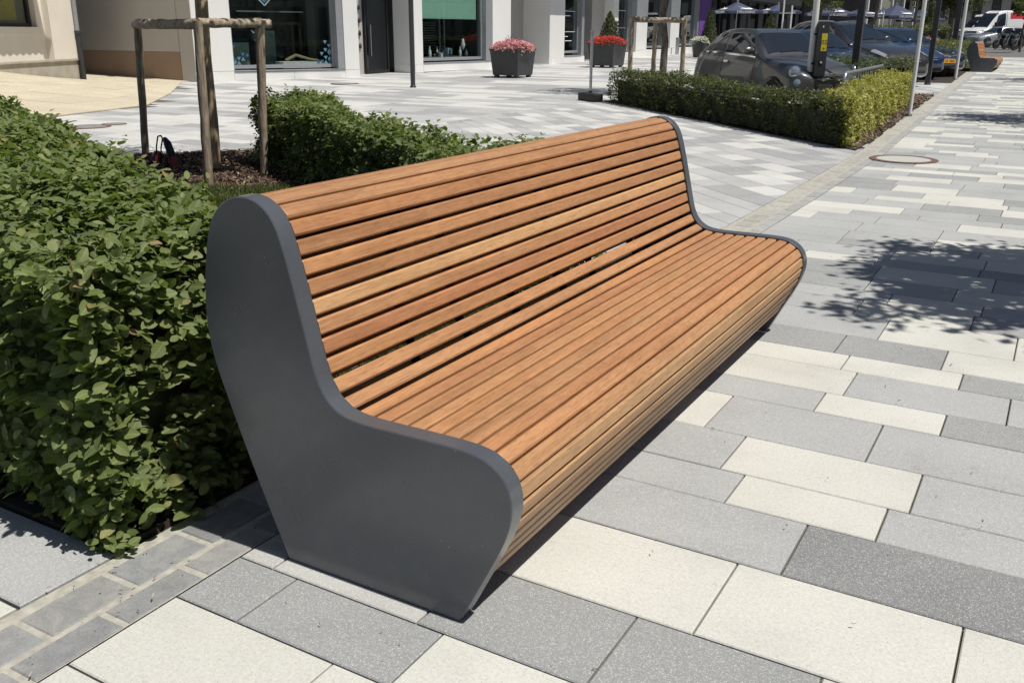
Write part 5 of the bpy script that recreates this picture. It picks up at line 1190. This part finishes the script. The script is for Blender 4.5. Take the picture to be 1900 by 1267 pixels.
# ---------------------------------------------------------------- parasols
def parasol(label,px_,ya,yb,D,W,rz,txt=True):
    x,y,za=pd(px_,ya,D); zb=pd(px_,yb,D)[2]; z0=gz(y); za-=z0; zb-=z0
    t=thing('parasol',label,'parasol',(x,y,z0),rz,'navy blue parasols with white lettering'); h=W/2
    c=[(-h,-h,zb),(h,-h,zb),(h,h,zb),(-h,h,zb)]
    for k in range(4):
        a=Vector(c[k]); d=Vector(c[(k+1)%4]); top=Vector((0,0,za)); mid=(a+d)/2; b=MB(); V=[];n=6
        for i in range(n+1):
            for j in range(n+1):
                e=a.lerp(d,j/n); p=e.lerp(top,i/n*.97); p.z-=.05*math.sin(PI*i/n)*1.0; V.append(p)
        F=[(i*(n+1)+j,i*(n+1)+j+1,(i+1)*(n+1)+j+1,(i+1)*(n+1)+j) for i in range(n) for j in range(n)]
        b.add(V,F); pn=b.build('canopy_panel',M['navy'],t,smooth=True)
        dn=Vector((0,0,-.12)); b=MB(); b.add([a,d,d+dn,a+dn],[(0,1,2,3)]); vl=b.build('valance',M['navy'],t)
        if txt:
            out=(mid-Vector((0,0,mid.z))).normalized(); ang=math.atan2(out.y,out.x)+PI/2
            text_mesh('lettering','S.PELLEGRINO',.15,M['print'],t,mid+out*.02+Vector((0,0,-.11)),(PI/2,0,ang),.003)
            b=MB(); side=(d-a).normalized(); q0=mid.lerp(top,.12); up=(top-mid).normalized(); nn_=side.cross(up).normalized()*.03
            if nn_.z<0: nn_=-nn_
            for (u0,v0,u1,v1,u2,v2) in ((-.30,.0,.42,.05,.25,.14),(-.05,.12,.10,.10,-.28,.28),(-.30,.0,.42,.05,.3,-.03)):
                b.add([q0+side*u0+up*v0+nn_,q0+side*u1+up*v1+nn_,q0+side*u2+up*v2+nn_],[(0,1,2)])
            b.build('bird_emblem',M['print'],t)['kind']='stuff'
    b=MB(); b.tube([(0,0,0),(0,0,za)],.03,10); b.build('pole',M['galv'],t,smooth=True); b=MB(); b.box((0,0,.04),(.6,.6,.08)); b.build('base',M['darkmetal'],t,bevel=.01); b=MB(); b.lathe([(.05,za-.03),(.05,za+.05),(.01,za+.08)],10); b.build('finial',M['galv'],t,smooth=True)
for i,a in enumerate(((1369,4,21,44,1.75,45),(1445,8,22,49,1.75,47),(1541,5,26,47,1.85,40),(1598,16,28,53,1.9,45),(1640,16,31,56,2.0,30),(1664,9,30,52,2.2,42),(1711,17,37,56,2.0,45))):
    parasol(['navy parasol between the purple pillar and the first white sign post','navy parasol behind the small dark sign board','navy parasol right of the white pole with the ticket box','navy parasol behind the square dark post','navy parasol left in the far cluster near the white columns','largest navy parasol of the far cluster, with a bird emblem','navy parasol at the right end of the far cluster beside the big tree'][i],*a[:5],R(a[5]))
# parking sign seen from behind, thin posts
t0=pd(1452,56,36); t=thing('road_sign','dark back of a road sign on two thin white posts behind the grey car','road sign',(t0[0],t0[1],gz(t0[1])))
zt_=pd(1452,9,36)[2]-gz(t0[1]); zb_=pd(1452,24,36)[2]-gz(t0[1])
for dx in (-.02,.30):
    b=MB(); b.tube([(dx,-.03,0),(dx,-.03,zt_+(.3 if dx<0 else -.05))],.03,8); b.build('post',M['whitepole'],t,smooth=True)
b=MB(); b.box((.06,0,(zt_+zb_)/2),(.48,.02,zt_-zb_)); b.build('sign_board',M['darkmetal'],t,bevel=.005)
for i,(p_,D) in enumerate(((1587,33),(1634,44))):
    x,y,_=pd(p_,70,D); pole('thin_post',['thin pale post just left of the square dark post','thin pale post before the navy parasols'][i],'post',x,y,5.0 if i==0 else 2.2,.03,M['whitepole'])
# pavilion with white columns
a0=pd(1604,60,58); a1=pd(1727,60,66); pvn=thing('pavilion','open pavilion with white columns and a white roof edge behind the parasols','pavilion',(a0[0],a0[1],gz(a0[1]))); ln=math.hypot(a1[0]-a0[0],a1[1]-a0[1]); ang=math.atan2(a1[1]-a0[1],a1[0]-a0[0]); pvn.rotation_euler=(0,0,ang)
b=MB(); b.box((ln/2,2,4.35),(ln+.6,4.6,.7)); b.build('roof_slab',M['white'],pvn,bevel=.02); b=MB(); b.box((ln/2,4.2,2),(ln+.4,.2,4)); b.build('rear_wall',M['darkframe'],pvn)
for i in range(7):
    b=MB(); b.box((ln*i/6,0,2),(.16,.16,4)); b.build('column',M['whitepole'],pvn,bevel=.01)
b=MB(); b.tube([(ln*.05,-1.2,.95),(ln*.95,-1.2,.95)],.06,8); b.build('rail',M['stake'],pvn,smooth=True)
# far grey building
fb=thing('far_building','long grey building with dark windows closing the street','building',(-18,112,gz(112)))
b=MB(); b.box2((0,0,-.5),(70,12,13)); b.build('wall',M['greywall'],fb)
b=MB(); b.box2((-.2,-.6,4.6),(70.2,-.003,5.6)); b.build('cornice',M['darkmetal'],fb)
for i in range(22):
    x0=1+i*1.75
    if 12<x0<15: continue
    b=MB(); b.box2((x0,-.06,2.2),(x0+.85,.02,4.1)); f_=b.build('window',M['darkframe'],fb); b=MB(); b.box2((x0+.08,-.075,2.3),(x0+.77,-.061,4.0)); b.build('pane',M['darkglass'],f_)
for lv in (6.6,9.6):
    for i in range(22):
        x0=1+i*2.6; b=MB(); b.box2((x0,-.06,lv),(x0+1.3,.02,lv+1.7)); f_=b.build('window',M['alu'],fb); b=MB(); b.box2((x0+.08,-.075,lv+.08),(x0+1.22,-.061,lv+1.62)); b.build('pane',M['darkglass'],f_)
b=MB(); b.box2((12.2,-.3,2.2),(15.6,-.004,4.4)); dd=b.build('dark_bay',M['darkframe'],fb)
for x0 in (12.8,14.2): b=MB(); b.box2((x0,-.34,2.7),(x0+.9,-.301,4.0)); b.build('bay_pane',M['alu'],dd)
# greenery round the restaurant
tree('leafy young tree between the parasols and the square post',*pd(1518,60,44)[:2],4.2,.08,3.0,1.15,3000,.11,M['leaf2'],21,group='trees round the parasols')
tree('dark leafy tree over the middle parasols',*pd(1622,60,48)[:2],5,.09,4.1,1.15,3600,.11,M['leafdark'],22,group='trees round the parasols')
tree('dark leafy tree over the largest parasol',*pd(1695,60,48)[:2],5,.09,4.0,1.1,3600,.11,M['leafdark'],23,group='trees round the parasols')
tree('big bushy tree beside the far dark posts',*pd(1762,60,58)[:2],6,.16,3.9,2.4,14000,.14,M['leafdark'],24,group='trees round the parasols',nl=10)
tree('tall tree behind the pavilion',*pd(1690,60,85)[:2],9,.2,6.2,3.4,11000,.20,M['leafdark'],25,group='trees round the parasols',nl=10)
tree('yellow green tree at the right edge before the white van',*pd(1898,60,56)[:2],3.6,.07,2.6,.85,1800,.12,M['leaf2'],26,group='trees round the parasols')
cone_bush('small round green bush behind the first parasol pole',*pd(1428,70,42)[:2],2.0,.6)
cone_bush('dark column bush left of the far pole',*pd(1722,75,46)[:2],2.6,.7)
x,y,_=pd(1715,84,40); planter('low dark planter of pink flowers behind the blue car',x,y,R(10),.9,1.1,.8,M['pink'],g_,700)
x,y,_=pd(1440,70,40)
hedge('hedge','low far green hedge before the far street and fence',[(-13,52),(-9.0,54.5),(-9.3,55.5),(-13.4,53.2)],1.2,60,.12,0,M['leafdark'],4)
hedge('hedge','shrub row under the big tree beyond the olive hedge',[(-9.5,47),(-5.2,49),(-5.6,50.5),(-10,48.5)],1.5,60,.12,0,M['leafdark'],4)

# row across the walk, seen only in the shop windows and car paint
op=thing('opposite_row','long grey row of shops with dark windows on the other side of the walk','building',(26,-30,0))
b=MB(); b.box2((0,0,-.1),(10,120,10)); b.build('wall',M['greywall'],op)
for lv in (0.6,4.2,7.2):
    for i in range(34):
        y0=1.5+i*3.4; b=MB(); b.box2((-.08,y0,lv),(.02,y0+2.2,lv+(2.6 if lv<1 else 1.7))); f_=b.build('window',M['darkframe'],op); b=MB(); b.box2((-.10,y0+.1,lv+.1),(-.081,y0+2.1,lv+(2.5 if lv<1 else 1.6))); b.build('pane',M['darkglass'],f_)
